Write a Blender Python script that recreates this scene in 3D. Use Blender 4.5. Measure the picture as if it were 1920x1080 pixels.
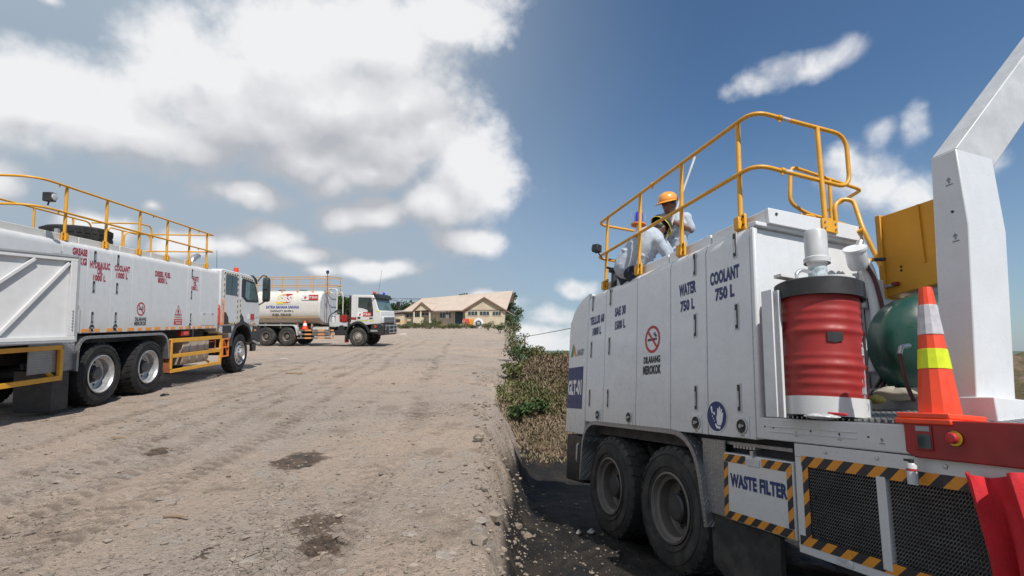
import bpy, bmesh, math, random
import numpy as np
from mathutils import Matrix, Vector
R=math.radians
random.seed(7)
for o in list(bpy.data.objects): bpy.data.objects.remove(o)
sc=bpy.context.scene; C=sc.collection
# ------------------------------------------------------------------ camera
FP=950.0; CX,CY=960.0,540.0            # focal length in pixels of the 1920 px wide photograph
PITCH=math.atan(115/950.0); HC=1.544
cd=bpy.data.cameras.new('camera'); cam=bpy.data.objects.new('camera',cd); C.objects.link(cam)
cd.sensor_width=36; cd.lens=36*FP/1920; cd.clip_start=.05; cd.clip_end=30000
cam.location=(0,0,HC); cam.rotation_euler=(R(90)+PITCH,0,0); sc.camera=cam
# ------------------------------------------------------------------ sun, exposure
SUN=Vector((.30,-.5104,.8046)).normalized()
SEL=math.asin(SUN.z); SAZ=math.atan2(SUN.x,SUN.y)
sl=bpy.data.lights.new('sun','SUN'); sun=bpy.data.objects.new('sun',sl); C.objects.link(sun)
sl.energy=5.0; sl.angle=R(.53); sl.color=(1,.955,.88)
sun.rotation_euler=SUN.to_track_quat('Z','Y').to_euler(); sun.location=(30,-30,50)
vs=sc.view_settings; vs.view_transform='Standard'; vs.look='None'; vs.exposure=0.0; vs.gamma=1; vs.use_curve_mapping=False
sc.render.engine='CYCLES'
# ------------------------------------------------------------------ geometry of the views
CP,SP=math.cos(PITCH),math.sin(PITCH)
def c2w(v): return Vector((v[0], v[2]*CP-v[1]*SP, v[2]*SP+v[1]*CP))
def ray(px,py): return Vector(((px-CX)/FP,(CY-py)/FP,1.0))
def at(px,py,Z): return c2w(ray(px,py)*Z)+Vector((0,0,HC))
class Frame:                             # a vehicle's own axes: x forward, y left, z up (measured from the photograph)
    def __init__(s,O,d,u):
        d=Vector(d).normalized(); u=Vector(u); u=(u-d*u.dot(d)).normalized()
        s.O=c2w(O)+Vector((0,0,HC)); s.d=c2w(d); s.u=c2w(u); s.y=s.u.cross(s.d)
        s.M=Matrix(((s.d.x,s.y.x,s.u.x,s.O.x),(s.d.y,s.y.y,s.u.y,s.O.y),(s.d.z,s.y.z,s.u.z,s.O.z),(0,0,0,1)))
        s.Mi=s.M.inverted(); s.E=s.Mi@Vector((0,0,HC))
    def _r(s,px,py): return s.Mi.to_3x3()@c2w(ray(px,py))
    def side(s,px,py,y=0.):
        r=s._r(px,py); return s.E+r*((y-s.E.y)/r.y)
    def cross(s,px,py,x):
        r=s._r(px,py); return s.E+r*((x-s.E.x)/r.x)
F1=Frame(ray(192.8,759)*9.13, ray(868,598),(0,1,58/950))
F3=Frame(ray(1255,1075)*4.53, ray(678,744),(.075,1,.237))
nL=Vector((0,1,58/950)).normalized(); hL=1.5444
def onL(px,py):
    r=ray(px,py); return r*(-hL/r.dot(nL))
a_=R(5); F2=Frame(onL(670,650),(math.cos(a_),.0611*math.sin(a_),-math.sin(a_)),nL)
def yard_at(px,py): return c2w(onL(px,py))+Vector((0,0,HC))
# ------------------------------------------------------------------ node helpers
def nd(nt,t,**k):
    n=nt.nodes.new(t)
    for a,b in k.items():
        if a=='i':
            for q,w in b.items():
                if hasattr(w,'is_output'): nt.links.new(w,n.inputs[q])
                else: n.inputs[q].default_value=w
        else: setattr(n,a,b)
    return n
def mth(nt,op,a,b=None,c=None,clamp=False):
    n=nt.nodes.new('ShaderNodeMath'); n.operation=op; n.use_clamp=clamp
    for i,x in enumerate((a,b,c)):
        if x is None: continue
        if hasattr(x,'is_output'): nt.links.new(x,n.inputs[i])
        else: n.inputs[i].default_value=x
    return n.outputs[0]
def vmth(nt,op,a,b=None,c=None):
    n=nt.nodes.new('ShaderNodeVectorMath'); n.operation=op
    for i,x in enumerate((a,b,c)):
        if x is None: continue
        if hasattr(x,'is_output'): nt.links.new(x,n.inputs[i])
        else: n.inputs[i].default_value=x
    return n.outputs[1] if op in('LENGTH','DOT_PRODUCT') else n.outputs[0]
def mix(nt,f,a,b,bt='MIX'):
    n=nt.nodes.new('ShaderNodeMix'); n.data_type='RGBA'; n.blend_type=bt
    for i,x in ((0,f),(6,a),(7,b)):
        if hasattr(x,'is_output'): nt.links.new(x,n.inputs[i])
        else:
            if i and len(x)==3: x=(*x,1)
            n.inputs[i].default_value=x
    return n.outputs[2]
def smooth(nt,x,a,b,lo=0.,hi=1.):
    n=nt.nodes.new('ShaderNodeMapRange'); n.interpolation_type='SMOOTHSTEP'
    nt.links.new(x,n.inputs[0])
    for i,v in zip((1,2,3,4),(a,b,lo,hi)): n.inputs[i].default_value=v
    return n.outputs[0]
def noise(nt,vec,scale,detail=4,rough=.55,out=0,dist=0.):
    n=nt.nodes.new('ShaderNodeTexNoise')
    if vec is not None: nt.links.new(vec,n.inputs['Vector'])
    n.inputs['Scale'].default_value=scale; n.inputs['Detail'].default_value=detail
    n.inputs['Roughness'].default_value=rough; n.inputs['Distortion'].default_value=dist
    return n.outputs[out]
# ------------------------------------------------------------------ world: sky and clouds
world=bpy.data.worlds.new('World'); sc.world=world; world.use_nodes=True
nt=world.node_tree; nt.nodes.clear()
def azel(px,py):
    v=c2w(ray(px,py)).normalized(); return math.atan2(v.x,v.y),math.asin(v.z)
BLOBS=[(60,190,150,110,0),(160,205,170,100,0),(270,250,200,62,0),(400,135,135,92,0),(430,215,170,95,0),(545,105,170,98,0),(700,70,170,100,0),(850,20,130,75,0),
(640,215,225,115,-.08),(500,235,230,72,0),(750,205,105,95,-.05),(800,245,62,45,.0),(560,300,150,42,.0),(690,268,150,62,-.08),(620,345,60,34,.1),(460,364,72,28,-.1),(690,330,100,40,.05),
(885,330,85,100,-.1),(830,385,85,50,.0),(712,406,68,28,-.1),(642,410,50,22,.0),(500,440,80,28,.12),(420,455,50,22,.2),(612,500,45,14,.2),(885,460,66,30,.0),(110,18,45,24,.35),(280,380,26,15,.25),(190,425,80,34,.0),(130,410,40,20,.2),(330,450,80,28,.1),(700,500,90,22,.2),(560,470,90,24,.25),(-20,330,90,60,.2),
(1420,162,56,26,.22),(1480,132,56,26,.17),(1530,118,46,26,.12),(1585,92,36,27,.14),(1662,246,36,30,.15),(1728,228,34,40,.12),(1640,345,95,62,.0),(1730,365,80,46,.05),(1590,300,52,30,.14),(1860,300,60,40,.2),
(1090,535,44,20,.3),(1010,640,110,38,.1),(1040,590,50,22,.25),(930,560,70,24,.3)]
g=bpy.data.node_groups.new('cloud_density','ShaderNodeTree')
g.interface.new_socket('Vector',in_out='INPUT',socket_type='NodeSocketVector')
g.interface.new_socket('Density',in_out='OUTPUT',socket_type='NodeSocketFloat'); g.interface.new_socket('Mid',in_out='OUTPUT',socket_type='NodeSocketFloat'); g.interface.new_socket('Mass',in_out='OUTPUT',socket_type='NodeSocketFloat')
gi=g.nodes.new('NodeGroupInput'); go=g.nodes.new('NodeGroupOutput')
dv=gi.outputs[0]
sx=nd(g,'ShaderNodeSeparateXYZ',i={0:dv})
az=mth(g,'ARCTAN2',sx.outputs[0],sx.outputs[1]); el=mth(g,'ARCSINE',sx.outputs[2])
wn=noise(g,dv,5.,3,.5,1)
wv=vmth(g,'MULTIPLY',vmth(g,'SUBTRACT',wn,(.5,.5,.5)),(.10,.07,0))
uv=vmth(g,'ADD',nd(g,'ShaderNodeCombineXYZ',i={0:az,1:el}).outputs[0],wv)
acc=None
for (cx,cy,rx,ry,off) in BLOBS:
    a0,e0=azel(cx,cy); a1,_=azel(cx+rx,cy); _,e1=azel(cx,cy-ry)
    ra,re=abs(a1-a0),abs(e1-e0)
    if rx<62: ra*=1.4; re*=1.45; off+=.20
    q=vmth(g,'MULTIPLY_ADD',uv,(1/ra,1/re,0),(-a0/ra,-e0/re,0))
    l=vmth(g,'LENGTH',q)
    if off: l=mth(g,'ADD',l,off)
    acc=l if acc is None else mth(g,'SMOOTH_MIN',acc,l,.35)
# clouds of the rest of the sky (beside and behind the viewer)
gen=mth(g,'MULTIPLY_ADD',noise(g,vmth(g,'MULTIPLY',dv,(1,1,1.9)),2.6,3,.5),-3.4,2.95)
away=smooth(g,mth(g,'ABSOLUTE',az),.8,1.05,1.2,0.)
acc=mth(g,'SMOOTH_MIN',acc,mth(g,'ADD',gen,away),.2)
n1=noise(g,dv,9.,7,.58); n2=noise(g,vmth(g,'MULTIPLY',dv,(1,1,1.35)),26.,5,.6)
D=mth(g,'ADD',mth(g,'SUBTRACT',1.,acc),mth(g,'MULTIPLY_ADD',n1,1.0,-.5))
def billow(vec,scale,det):
    n=g.nodes.new('ShaderNodeTexVoronoi'); n.feature='F1'; g.links.new(vec,n.inputs['Vector']); n.inputs['Scale'].default_value=scale; n.inputs['Detail'].default_value=det; n.inputs['Roughness'].default_value=.55; n.inputs['Lacunarity'].default_value=2.1; n.normalize=True
    return n.outputs['Distance']
wv2=vmth(g,'ADD',dv,vmth(g,'MULTIPLY',vmth(g,'SUBTRACT',noise(g,dv,20.,4,.6,1),(.5,.5,.5)),(.03,.03,.03)))
D=mth(g,'ADD',D,mth(g,'MULTIPLY_ADD',billow(vmth(g,'MULTIPLY',wv2,(1,1,1.25)),13.,2.),-1.15,.50))
Dm=D; D=mth(g,'ADD',D,mth(g,'MULTIPLY_ADD',n2,.30,-.15))
n3=noise(g,dv,75.,5,.6); D=mth(g,'ADD',D,mth(g,'MULTIPLY_ADD',n3,.24,-.12))
g.links.new(D,go.inputs[0]); g.links.new(Dm,go.inputs[1]); g.links.new(mth(g,'ADD',mth(g,'SUBTRACT',1.,acc),mth(g,'MULTIPLY_ADD',noise(g,dv,9.,3,.5),.8,-.4)),go.inputs[2])
tc=nd(nt,'ShaderNodeTexCoord'); dvec=vmth(nt,'NORMALIZE',tc.outputs['Generated'])
sep=nd(nt,'ShaderNodeSeparateXYZ',i={0:dvec})
zc=mth(nt,'MAXIMUM',sep.outputs[2],.004)
skyv=nd(nt,'ShaderNodeCombineXYZ',i={0:sep.outputs[0],1:sep.outputs[1],2:zc}).outputs[0]
sky=nd(nt,'ShaderNodeTexSky',sky_type='NISHITA',sun_disc=False,sun_elevation=SEL,sun_rotation=SAZ,altitude=60,air_density=1.0,dust_density=.5,ozone_density=3.0,i={'Vector':skyv})
def cdens(off,k=0):
    n=nt.nodes.new('ShaderNodeGroup'); n.node_tree=g
    nt.links.new(vmth(nt,'NORMALIZE',vmth(nt,'ADD',dvec,off)),n.inputs[0]); return n.outputs[k]
D0=cdens((0,0,0)); D1=cdens((.018,-.01,.05),1); Dn=cdens((0,0,0),1)
alpha=smooth(nt,D0,-.16,.60)
relief=mth(nt,'SUBTRACT',Dn,D1)
thick=smooth(nt,D0,.35,1.15)
lit=mth(nt,'MULTIPLY_ADD',relief,.62,.50)
rel2=mth(nt,'SUBTRACT',cdens((0,0,0),2),cdens((.06,-.04,.16),2))
lit=mth(nt,'ADD',lit,mth(nt,'MULTIPLY',rel2,.62)); lit=mth(nt,'SUBTRACT',lit,mth(nt,'MULTIPLY',thick,.22),clamp=True)
ccol=mix(nt,lit,(5.3,5.45,5.85),(9.9,9.95,10.1))
# thin veil of high haze over the left half of the view, and towards the horizon
azw=mth(nt,'ARCTAN2',sep.outputs[0],sep.outputs[1])
veil=smooth(nt,azw,-.50,.42,.94,.0)
veil=mth(nt,'MULTIPLY',veil,smooth(nt,noise(nt,dvec,2.2,3,.5),.2,.8,.8,1.15))
hz=smooth(nt,sep.outputs[2],-.02,.42,.50,0.)
veil=mth(nt,'ADD',veil,hz,clamp=True)
skyb=mix(nt,1.,sky.outputs[0],(.85,1.04,1.14),'MULTIPLY')
skyc=mix(nt,veil,skyb,(4.2,5.1,6.05))
wisp=smooth(nt,noise(nt,dvec,13.,5,.6,dist=.5),.32,.66,.30,1.)          # the clouds of the clearer side are thin and torn
thin=smooth(nt,azw,-.02,.25,0.,.85)
alpha=mth(nt,'MULTIPLY',alpha,mth(nt,'SUBTRACT',1.,mth(nt,'MULTIPLY',thin,mth(nt,'SUBTRACT',1.,wisp))))
col=mix(nt,mth(nt,'MULTIPLY',alpha,.96),skyc,ccol)
bg=nd(nt,'ShaderNodeBackground',i={0:col,1:.09})
nt.links.new(bg.outputs[0],nd(nt,'ShaderNodeOutputWorld').inputs[0])
world.cycles.sampling_method='MANUAL'; world.cycles.sample_map_resolution=256
# ------------------------------------------------------------------ materials
MATS={}
def newmat(name):
    m=bpy.data.materials.new(name); m.use_nodes=True; t=m.node_tree; b=t.nodes['Principled BSDF']; MATS[name]=m; return m,t,b
def mat(name,col,rough=.5,metal=0.,var=.12,vs=6.,dirt=0.,dcol=(.23,.18,.13),bump=0.,bs=60.,rvar=.12,spec=.5,streak=False,coat=0.,ds=2.2,low=0.):
    m,t,b=newmat(name)
    co=nd(t,'ShaderNodeTexCoord').outputs['Object']
    c=tuple(col)
    n=noise(t,co,vs,5,.6)
    base=mix(t,smooth(t,n,.3,.7),tuple(x*(1-var) for x in c),tuple(min(1,x*(1+var*.5)) for x in c))
    if dirt:
        v=vmth(t,'MULTIPLY',co,(3.,3.,.35)) if streak else co
        dn=mth(t,'MULTIPLY',smooth(t,noise(t,v,ds,7,.65),.45,.8),dirt)
        dn2=mth(t,'MULTIPLY',smooth(t,noise(t,co,14,6,.7),.56,.75),dirt*(.2 if streak else .6))
        dm=mth(t,'MAXIMUM',dn,dn2)
        if low:                            # splashed dust low on the bodywork
            zz=nd(t,'ShaderNodeSeparateXYZ',i={0:co}).outputs[2]
            dm=mth(t,'MAXIMUM',dm,mth(t,'MULTIPLY',smooth(t,mth(t,'ADD',zz,mth(t,'MULTIPLY_ADD',noise(t,vmth(t,'MULTIPLY',co,(4.,4.,1.)),2.,5,.6),.5,-.25)),1.18,1.72,1.,0.),low))
        base=mix(t,dm,base,dcol)
    t.links.new(base,b.inputs['Base Color'])
    t.links.new(smooth(t,noise(t,co,vs*2.3,4,.6),.25,.75,max(.03,rough-rvar),min(1,rough+rvar)),b.inputs['Roughness'])
    b.inputs['Metallic'].default_value=metal; b.inputs['Specular IOR Level'].default_value=spec
    b.inputs['Coat Weight'].default_value=coat
    if bump:
        bp=nd(t,'ShaderNodeBump',i={'Strength':bump,'Distance':.01,'Height':noise(t,co,bs,6,.6)}); t.links.new(bp.outputs[0],b.inputs['Normal'])
    return m
WHITE=mat('white_paint',(.60,.60,.595),.38,low=.40,dirt=.22,dcol=(.42,.37,.31),var=.05,streak=True,bump=.03,bs=3.,coat=.15)
WHITE2=mat('white_paint_cream',(.60,.58,.54),.42,dirt=.3,dcol=(.4,.33,.26),var=.06,streak=True,bump=.03,bs=3.)
DOORW=mat('white_panel_inner',(.58,.58,.58),.5,dirt=.25,dcol=(.42,.38,.33),var=.05)
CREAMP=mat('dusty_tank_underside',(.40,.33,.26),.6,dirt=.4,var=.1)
YEL=mat('yellow_paint',(.70,.34,.022),.42,dirt=.25,dcol=(.30,.14,.03),var=.1,vs=9,bump=.05)
YELC=mat('amber_paint',(.62,.29,.015),.45,dirt=.25,dcol=(.25,.12,.02),var=.08,vs=3)
ORG=mat('orange_paint',(.72,.20,.03),.45,dirt=.25,dcol=(.3,.12,.05))
RED=mat('red_paint',(.31,.018,.016),.52,dirt=.5,dcol=(.14,.02,.016),var=.16,vs=5,bump=.05,bs=25)
DRED=mat('dark_red_paint',(.30,.012,.012),.42,dirt=.4,dcol=(.07,.02,.015),var=.15)
TRED=mat('red_vinyl_letters',(.36,.02,.045),.5,var=.1)
TNAVY=mat('navy_vinyl_letters',(.014,.03,.13),.45,var=.08)
TBLK=mat('black_vinyl_letters',(.018,.018,.02),.5,var=.1)
TBLUE=mat('blue_vinyl_letters',(.02,.035,.30),.5,var=.1)
TWHT=mat('white_vinyl_letters',(.75,.75,.75),.5,var=.05)
TGRN=mat('green_vinyl',(.03,.25,.11),.5); TORG=mat('orange_vinyl',(.75,.25,.03),.5); TYEL=mat('yellow_vinyl',(.78,.62,.04),.5); TGRY=mat('grey_vinyl',(.22,.23,.25),.5)
BLK=mat('black_plastic',(.022,.022,.024),.5,dirt=.3,dcol=(.10,.08,.065),var=.2)
CHAS=mat('dark_chassis',(.02,.02,.022),.65,dirt=.3,dcol=(.07,.055,.045),var=.3)
RUB=mat('tyre_rubber',(.022,.022,.023),.78,dirt=.35,dcol=(.10,.085,.07),var=.25,bump=.25,bs=40,spec=.3,ds=3)
RUBD=mat('dusty_tyre_rubber',(.052,.05,.048),.85,dirt=.6,dcol=(.15,.125,.10),var=.25,bump=.25,bs=40,spec=.2,ds=3)
RIM=mat('silver_rim',(.50,.50,.50),.42,metal=.6,dirt=.35,dcol=(.2,.17,.14),var=.12,ds=5)
RIMD=mat('dusty_rim',(.17,.15,.135),.6,metal=.3,dirt=.5,dcol=(.22,.17,.13),var=.2)
HUB=mat('dark_hub',(.06,.06,.062),.5,metal=.4,dirt=.4,dcol=(.16,.13,.11))
STEEL=mat('galvanised_steel',(.50,.51,.52),.38,metal=.8,dirt=.3,dcol=(.3,.27,.24))
GREYP=mat('grey_paint',(.30,.31,.32),.5,dirt=.2)
TAN=mat('dusty_fuel_tank',(.42,.34,.27),.55,metal=.25,dirt=.4,dcol=(.3,.23,.17))
GREEN=mat('green_tank_paint',(.008,.055,.040),.33,dirt=.25,dcol=(.05,.10,.07),var=.12,vs=3,coat=.2)
CONE=mat('orange_cone_plastic',(.80,.065,.018),.42,dirt=.25,dcol=(.35,.06,.03),var=.1)
REFW=mat('white_reflective_band',(.52,.50,.53),.4,dirt=.35,dcol=(.3,.26,.27),var=.2,vs=30)
REFY=mat('lime_reflective_band',(.62,.72,.01),.4,dirt=.15,dcol=(.35,.4,.02),var=.1,vs=30)
REFO=mat('orange_reflector_tape',(.80,.30,.05),.4,var=.15,vs=20)
BEAC=mat('red_beacon_lens',(.65,.06,.02),.15,var=.05); BLUEL=mat('blue_beacon_lens',(.01,.04,.55),.12,var=.05)
GLASS=mat('vehicle_glass',(.035,.05,.05),.06,var=.1,rvar=.02,spec=.8)
WSH=mat('windscreen_glass',(.10,.16,.15),.06,var=.2,rvar=.02,spec=.8)
SKIN=mat('skin',(.20,.095,.06),.5,var=.12,vs=12)
SHIRT=mat('pale_blue_shirt',(.40,.455,.53),.85,var=.14,vs=14,bump=.5,bs=16)
TROU=mat('navy_trousers',(.02,.028,.05),.85,var=.15,vs=14,bump=.4,bs=14)
HELM=mat('orange_hard_hat',(.78,.33,.06),.3,var=.06); HELD=mat('dark_cap',(.03,.03,.035),.55)
RAG=mat('dirty_rag_cloth',(.30,.27,.22),.9,dirt=.6,dcol=(.06,.05,.04),bump=.6,bs=30)
PLAS=mat('clear_plastic_wrap',(.55,.56,.57),.18,var=.2,vs=18,bump=.8,bs=26)
CLOTHR=mat('red_cloth',(.50,.012,.02),.85,var=.2,vs=5,bump=.3,bs=60)
ROOF=mat('pinkish_metal_roof',(.47,.385,.32),.55,dirt=.3,dcol=(.42,.31,.26),var=.08,vs=.6,ds=.5)
WALL=mat('cream_wall',(.52,.45,.33),.85,dirt=.35,dcol=(.34,.29,.21),var=.1,vs=1.,ds=.8)
TRIM=mat('brown_fascia',(.20,.11,.075),.7); DOORB=mat('teal_grey_door',(.035,.075,.085),.6)
CREAMT=mat('cream_trim',(.60,.55,.44),.7)
BARK=mat('bark',(.11,.085,.06),.9,var=.3,bump=.6,bs=20)
WOODM=mat('weathered_wood',(.28,.19,.12),.85,var=.3,vs=9,bump=.4,bs=30)
STONE=mat('pale_stone',(.29,.25,.215),.85,var=.3,vs=14,bump=.5,bs=30,dirt=.3)
CABLE=mat('cable_black',(.02,.02,.022),.7)
PAPER=mat('white_litter',(.62,.60,.58),.8,var=.2)
def fol(name,a,b):
    m,t,bs=newmat(name)
    co=nd(t,'ShaderNodeTexCoord').outputs['Object']
    f=smooth(t,noise(t,co,1.3,6,.75),.3,.7)
    info=nd(t,'ShaderNodeNewGeometry')
    f=mth(t,'ADD',mth(t,'MULTIPLY',f,.6),mth(t,'MULTIPLY',info.outputs['Random Per Island'],.5),clamp=True)
    t.links.new(mix(t,f,a,b),bs.inputs['Base Color']); bs.inputs['Roughness'].default_value=.65
    bs.inputs['Specular IOR Level'].default_value=.3
    return m
LEAF=fol('leaves_green',(.022,.045,.014),(.075,.12,.035)); LEAFD=fol('leaves_dark',(.014,.030,.014),(.05,.075,.03)); LEAFO=fol('leaves_olive',(.05,.06,.02),(.15,.15,.06)); LEAFR=fol('leaves_reddish',(.08,.03,.02),(.20,.09,.06))
GRASS=fol('bank_grass_blades',(.055,.075,.022),(.19,.17,.075)); GRASSR=fol('bank_dry_stalks',(.11,.085,.05),(.27,.20,.13))
def hazard(name,c1,c2,k,vert=False,sgn=1):
    m,t,b=newmat(name); co=nd(t,'ShaderNodeTexCoord').outputs['Object']; s=nd(t,'ShaderNodeSeparateXYZ',i={0:co})
    p=mth(t,'ADD',s.outputs[0],mth(t,'MULTIPLY',s.outputs[2],sgn*1.))
    f=mth(t,'GREATER_THAN',mth(t,'SINE',mth(t,'MULTIPLY',p,k)),0.)
    d=mth(t,'MULTIPLY',smooth(t,noise(t,co,25,6,.7),.5,.75),.4)
    t.links.new(mix(t,d,mix(t,f,c1,c2),(.12,.08,.05)),b.inputs['Base Color']); b.inputs['Roughness'].default_value=.5
    return m
HAZ=hazard('orange_black_hazard_tape',(.022,.022,.026),(.68,.26,.02),46,sgn=1)
HAZ2=hazard('cream_black_hazard_tape',(.02,.02,.02),(.72,.55,.25),40,sgn=-1)
GUARDS=hazard('orange_grey_guard_bar',(.14,.13,.12),(.62,.28,.10),7.8,sgn=0)
def checker():
    m,t,b=newmat('checker_plate'); co=nd(t,'ShaderNodeTexCoord').outputs['Object']; s=nd(t,'ShaderNodeSeparateXYZ',i={0:co})
    K=24.
    a=mth(t,'MULTIPLY',s.outputs[0],K); c=mth(t,'MULTIPLY',mth(t,'ADD',s.outputs[1],s.outputs[2]),K)
    par=mth(t,'MODULO',mth(t,'ADD',mth(t,'FLOOR',a),mth(t,'FLOOR',c)),2.); par=mth(t,'ABSOLUTE',par)
    fa=mth(t,'SUBTRACT',mth(t,'FRACT',a),.5); fc=mth(t,'SUBTRACT',mth(t,'FRACT',c),.5)
    p=mth(t,'ADD',fa,fc); q=mth(t,'SUBTRACT',fa,fc)
    e1=mth(t,'ADD',mth(t,'ABSOLUTE',p),mth(t,'MULTIPLY',mth(t,'ABSOLUTE',q),3.2)); e2=mth(t,'ADD',mth(t,'MULTIPLY',mth(t,'ABSOLUTE',p),3.2),mth(t,'ABSOLUTE',q))
    e=mth(t,'ADD',mth(t,'MULTIPLY',e1,par),mth(t,'MULTIPLY',e2,mth(t,'SUBTRACT',1.,par)))
    h=smooth(t,e,.35,.75,1.,0.)
    bp=nd(t,'ShaderNodeBump',i={'Strength':1.,'Distance':.012,'Height':h}); t.links.new(bp.outputs[0],b.inputs['Normal'])
    dn=smooth(t,noise(t,co,4,6,.7),.4,.75)
    t.links.new(mix(t,mth(t,'MULTIPLY',dn,.45),mix(t,h,(.30,.30,.31),(.58,.58,.58)),(.18,.15,.13)),b.inputs['Base Color'])
    b.inputs['Metallic'].default_value=.75; b.inputs['Roughness'].default_value=.42
    return m
CHK=checker()
# ------------------------------------------------------------------ mesh builder
class MB:
    def __init__(s): s.v=[]; s.f=[]; s.p=[]
    def add(s,vs,fs):
        o=len(s.v); s.p.append((o,len(s.f))); s.v+= [tuple(v) for v in vs]; s.f+= [tuple(i+o for i in f) for f in fs]; return s
    def box(s,x0,x1,y0,y1,z0,z1):
        vs=[(x,y,z) for x in (x0,x1) for y in (y0,y1) for z in (z0,z1)]
        return s.add(vs,[(0,1,3,2),(4,6,7,5),(0,4,5,1),(2,3,7,6),(0,2,6,4),(1,5,7,3)])
    def prism(s,poly,ax,a0,a1):
        n=len(poly)
        def P(p,a): return {'x':(a,p[0],p[1]),'y':(p[0],a,p[1]),'z':(p[0],p[1],a)}[ax]
        vs=[P(p,a0) for p in poly]+[P(p,a1) for p in poly]
        return s.add(vs,[tuple(range(n)),tuple(range(2*n-1,n-1,-1))]+[(i,(i+1)%n,n+(i+1)%n,n+i) for i in range(n)])
    def tube(s,pts,r,n=8,closed=False,cap=True):
        pts=[Vector(p) for p in pts]; rs=r if isinstance(r,(list,tuple)) else [r]*len(pts)
        rings=[]; up=None; m=len(pts)
        for i,p in enumerate(pts):
            if closed: t=(pts[(i+1)%m]-pts[i-1])
            else: t=(pts[min(i+1,m-1)]-pts[max(i-1,0)])
            if t.length<1e-9: t=Vector((0,0,1))
            t.normalize()
            if up is None: up=t.orthogonal().normalized()
            up=(up-t*up.dot(t)); up=up.normalized() if up.length>1e-6 else t.orthogonal().normalized()
            b=t.cross(up); rings.append([p+(up*math.cos(2*math.pi*k/n)+b*math.sin(2*math.pi*k/n))*rs[i] for k in range(n)])
        vs=[q for ring in rings for q in ring]; fs=[]
        for i in range(m if closed else m-1):
            j=(i+1)%m
            for k in range(n): fs.append((i*n+k,i*n+(k+1)%n,j*n+(k+1)%n,j*n+k))
        if cap and not closed: fs+= [tuple(range(n-1,-1,-1)),tuple(range((m-1)*n,m*n))]
        return s.add(vs,fs)
    def lathe(s,prof,c,ax,n=24,closed=False):
        c=Vector(c); ax=Vector(ax).normalized(); e=ax.orthogonal().normalized(); b=ax.cross(e); m=len(prof); vs=[]
        for r,h in prof:
            for k in range(n):
                t=2*math.pi*k/n; vs.append(c+ax*h+(e*math.cos(t)+b*math.sin(t))*max(r,1e-4))
        fs=[]
        for i in range(m if closed else m-1):
            j=(i+1)%m
            for k in range(n): fs.append((i*n+k,i*n+(k+1)%n,j*n+(k+1)%n,j*n+k))
        return s.add(vs,fs)
    def cyl(s,a,b,r,n=16):
        return s.tube([a,b],r,n)
    def bar(s,a,b,w,h,up=(0,0,1)):
        a,b=Vector(a),Vector(b); t=(b-a).normalized(); u=Vector(up); sd=t.cross(u)
        if sd.length<1e-5: sd=t.orthogonal()
        sd.normalize(); u=sd.cross(t); vs=[p+sd*i*w/2+u*j*h/2 for p in (a,b) for i,j in ((-1,-1),(1,-1),(1,1),(-1,1))]
        return s.add(vs,[(0,1,2,3),(7,6,5,4)]+[(i,4+i,4+(i+1)%4,(i+1)%4) for i in range(4)])
    def build(s,name,m,parent=None,bevel=0.,fix=True,ang=38,kind=None):
        me=bpy.data.meshes.new(name); me.from_pydata(s.v,[],s.f)
        if fix:
            bm=bmesh.new(); bm.from_mesh(me); bmesh.ops.recalc_face_normals(bm,faces=bm.faces); bm.to_mesh(me); bm.free()
        me.shade_smooth(); me.set_sharp_from_angle(angle=R(ang))
        me.materials.append(m)
        o=bpy.data.objects.new(name,me); C.objects.link(o)
        if parent: o.parent=parent
        if bevel:
            b=o.modifiers.new('bevel','BEVEL'); b.width=bevel; b.segments=2; b.limit_method='ANGLE'; b.angle_limit=R(40)
        if kind: o['kind']=kind
        return o
    def each(s,name,m,parent=None,bevel=0.,ang=38):      # every piece added becomes an object of its own
        out=[]; n=len(s.p)
        for i,(v0,f0) in enumerate(s.p):
            v1,f1=s.p[i+1] if i+1<n else (len(s.v),len(s.f))
            q=MB(); q.add(s.v[v0:v1],[tuple(k-v0 for k in f) for f in s.f[f0:f1]]); out.append(q.build(name,m,parent,bevel=bevel,ang=ang))
        return out
def tag(o,label=None,cat=None,group=None,kind=None):
    for k,v in (('label',label),('category',cat),('group',group),('kind',kind)):
        if v: o[k]=v
    return o
def thing(name,label,cat,M=None,group=None):
    o=bpy.data.objects.new(name,None); C.objects.link(o); o.empty_display_size=.2
    if M is not None: o.matrix_world=M if isinstance(M,Matrix) else Matrix.Translation(M)
    return tag(o,label,cat,group)
def link_copy(o,parent,loc=None,M=None):
    c=o.copy(); C.objects.link(c); c.parent=parent
    if loc is not None: c.location=loc
    if M is not None: c.matrix_local=M
    for ch in o.children: link_copy(ch,c)
    return c
def fillet(pts,r,n=5):
    pts=[Vector(p) for p in pts]; out=[pts[0]]
    for i in range(1,len(pts)-1):
        a,b,c=pts[i-1],pts[i],pts[i+1]; d1=(a-b); d2=(c-b); q=min(r,d1.length*.49,d2.length*.49)
        p=b+d1.normalized()*q; s=b+d2.normalized()*q
        for k in range(n+1):
            t=k/n; out.append(p*(1-t)**2+b*2*t*(1-t)+s*t*t)
    out.append(pts[-1]); return out
TXT={}
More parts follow.
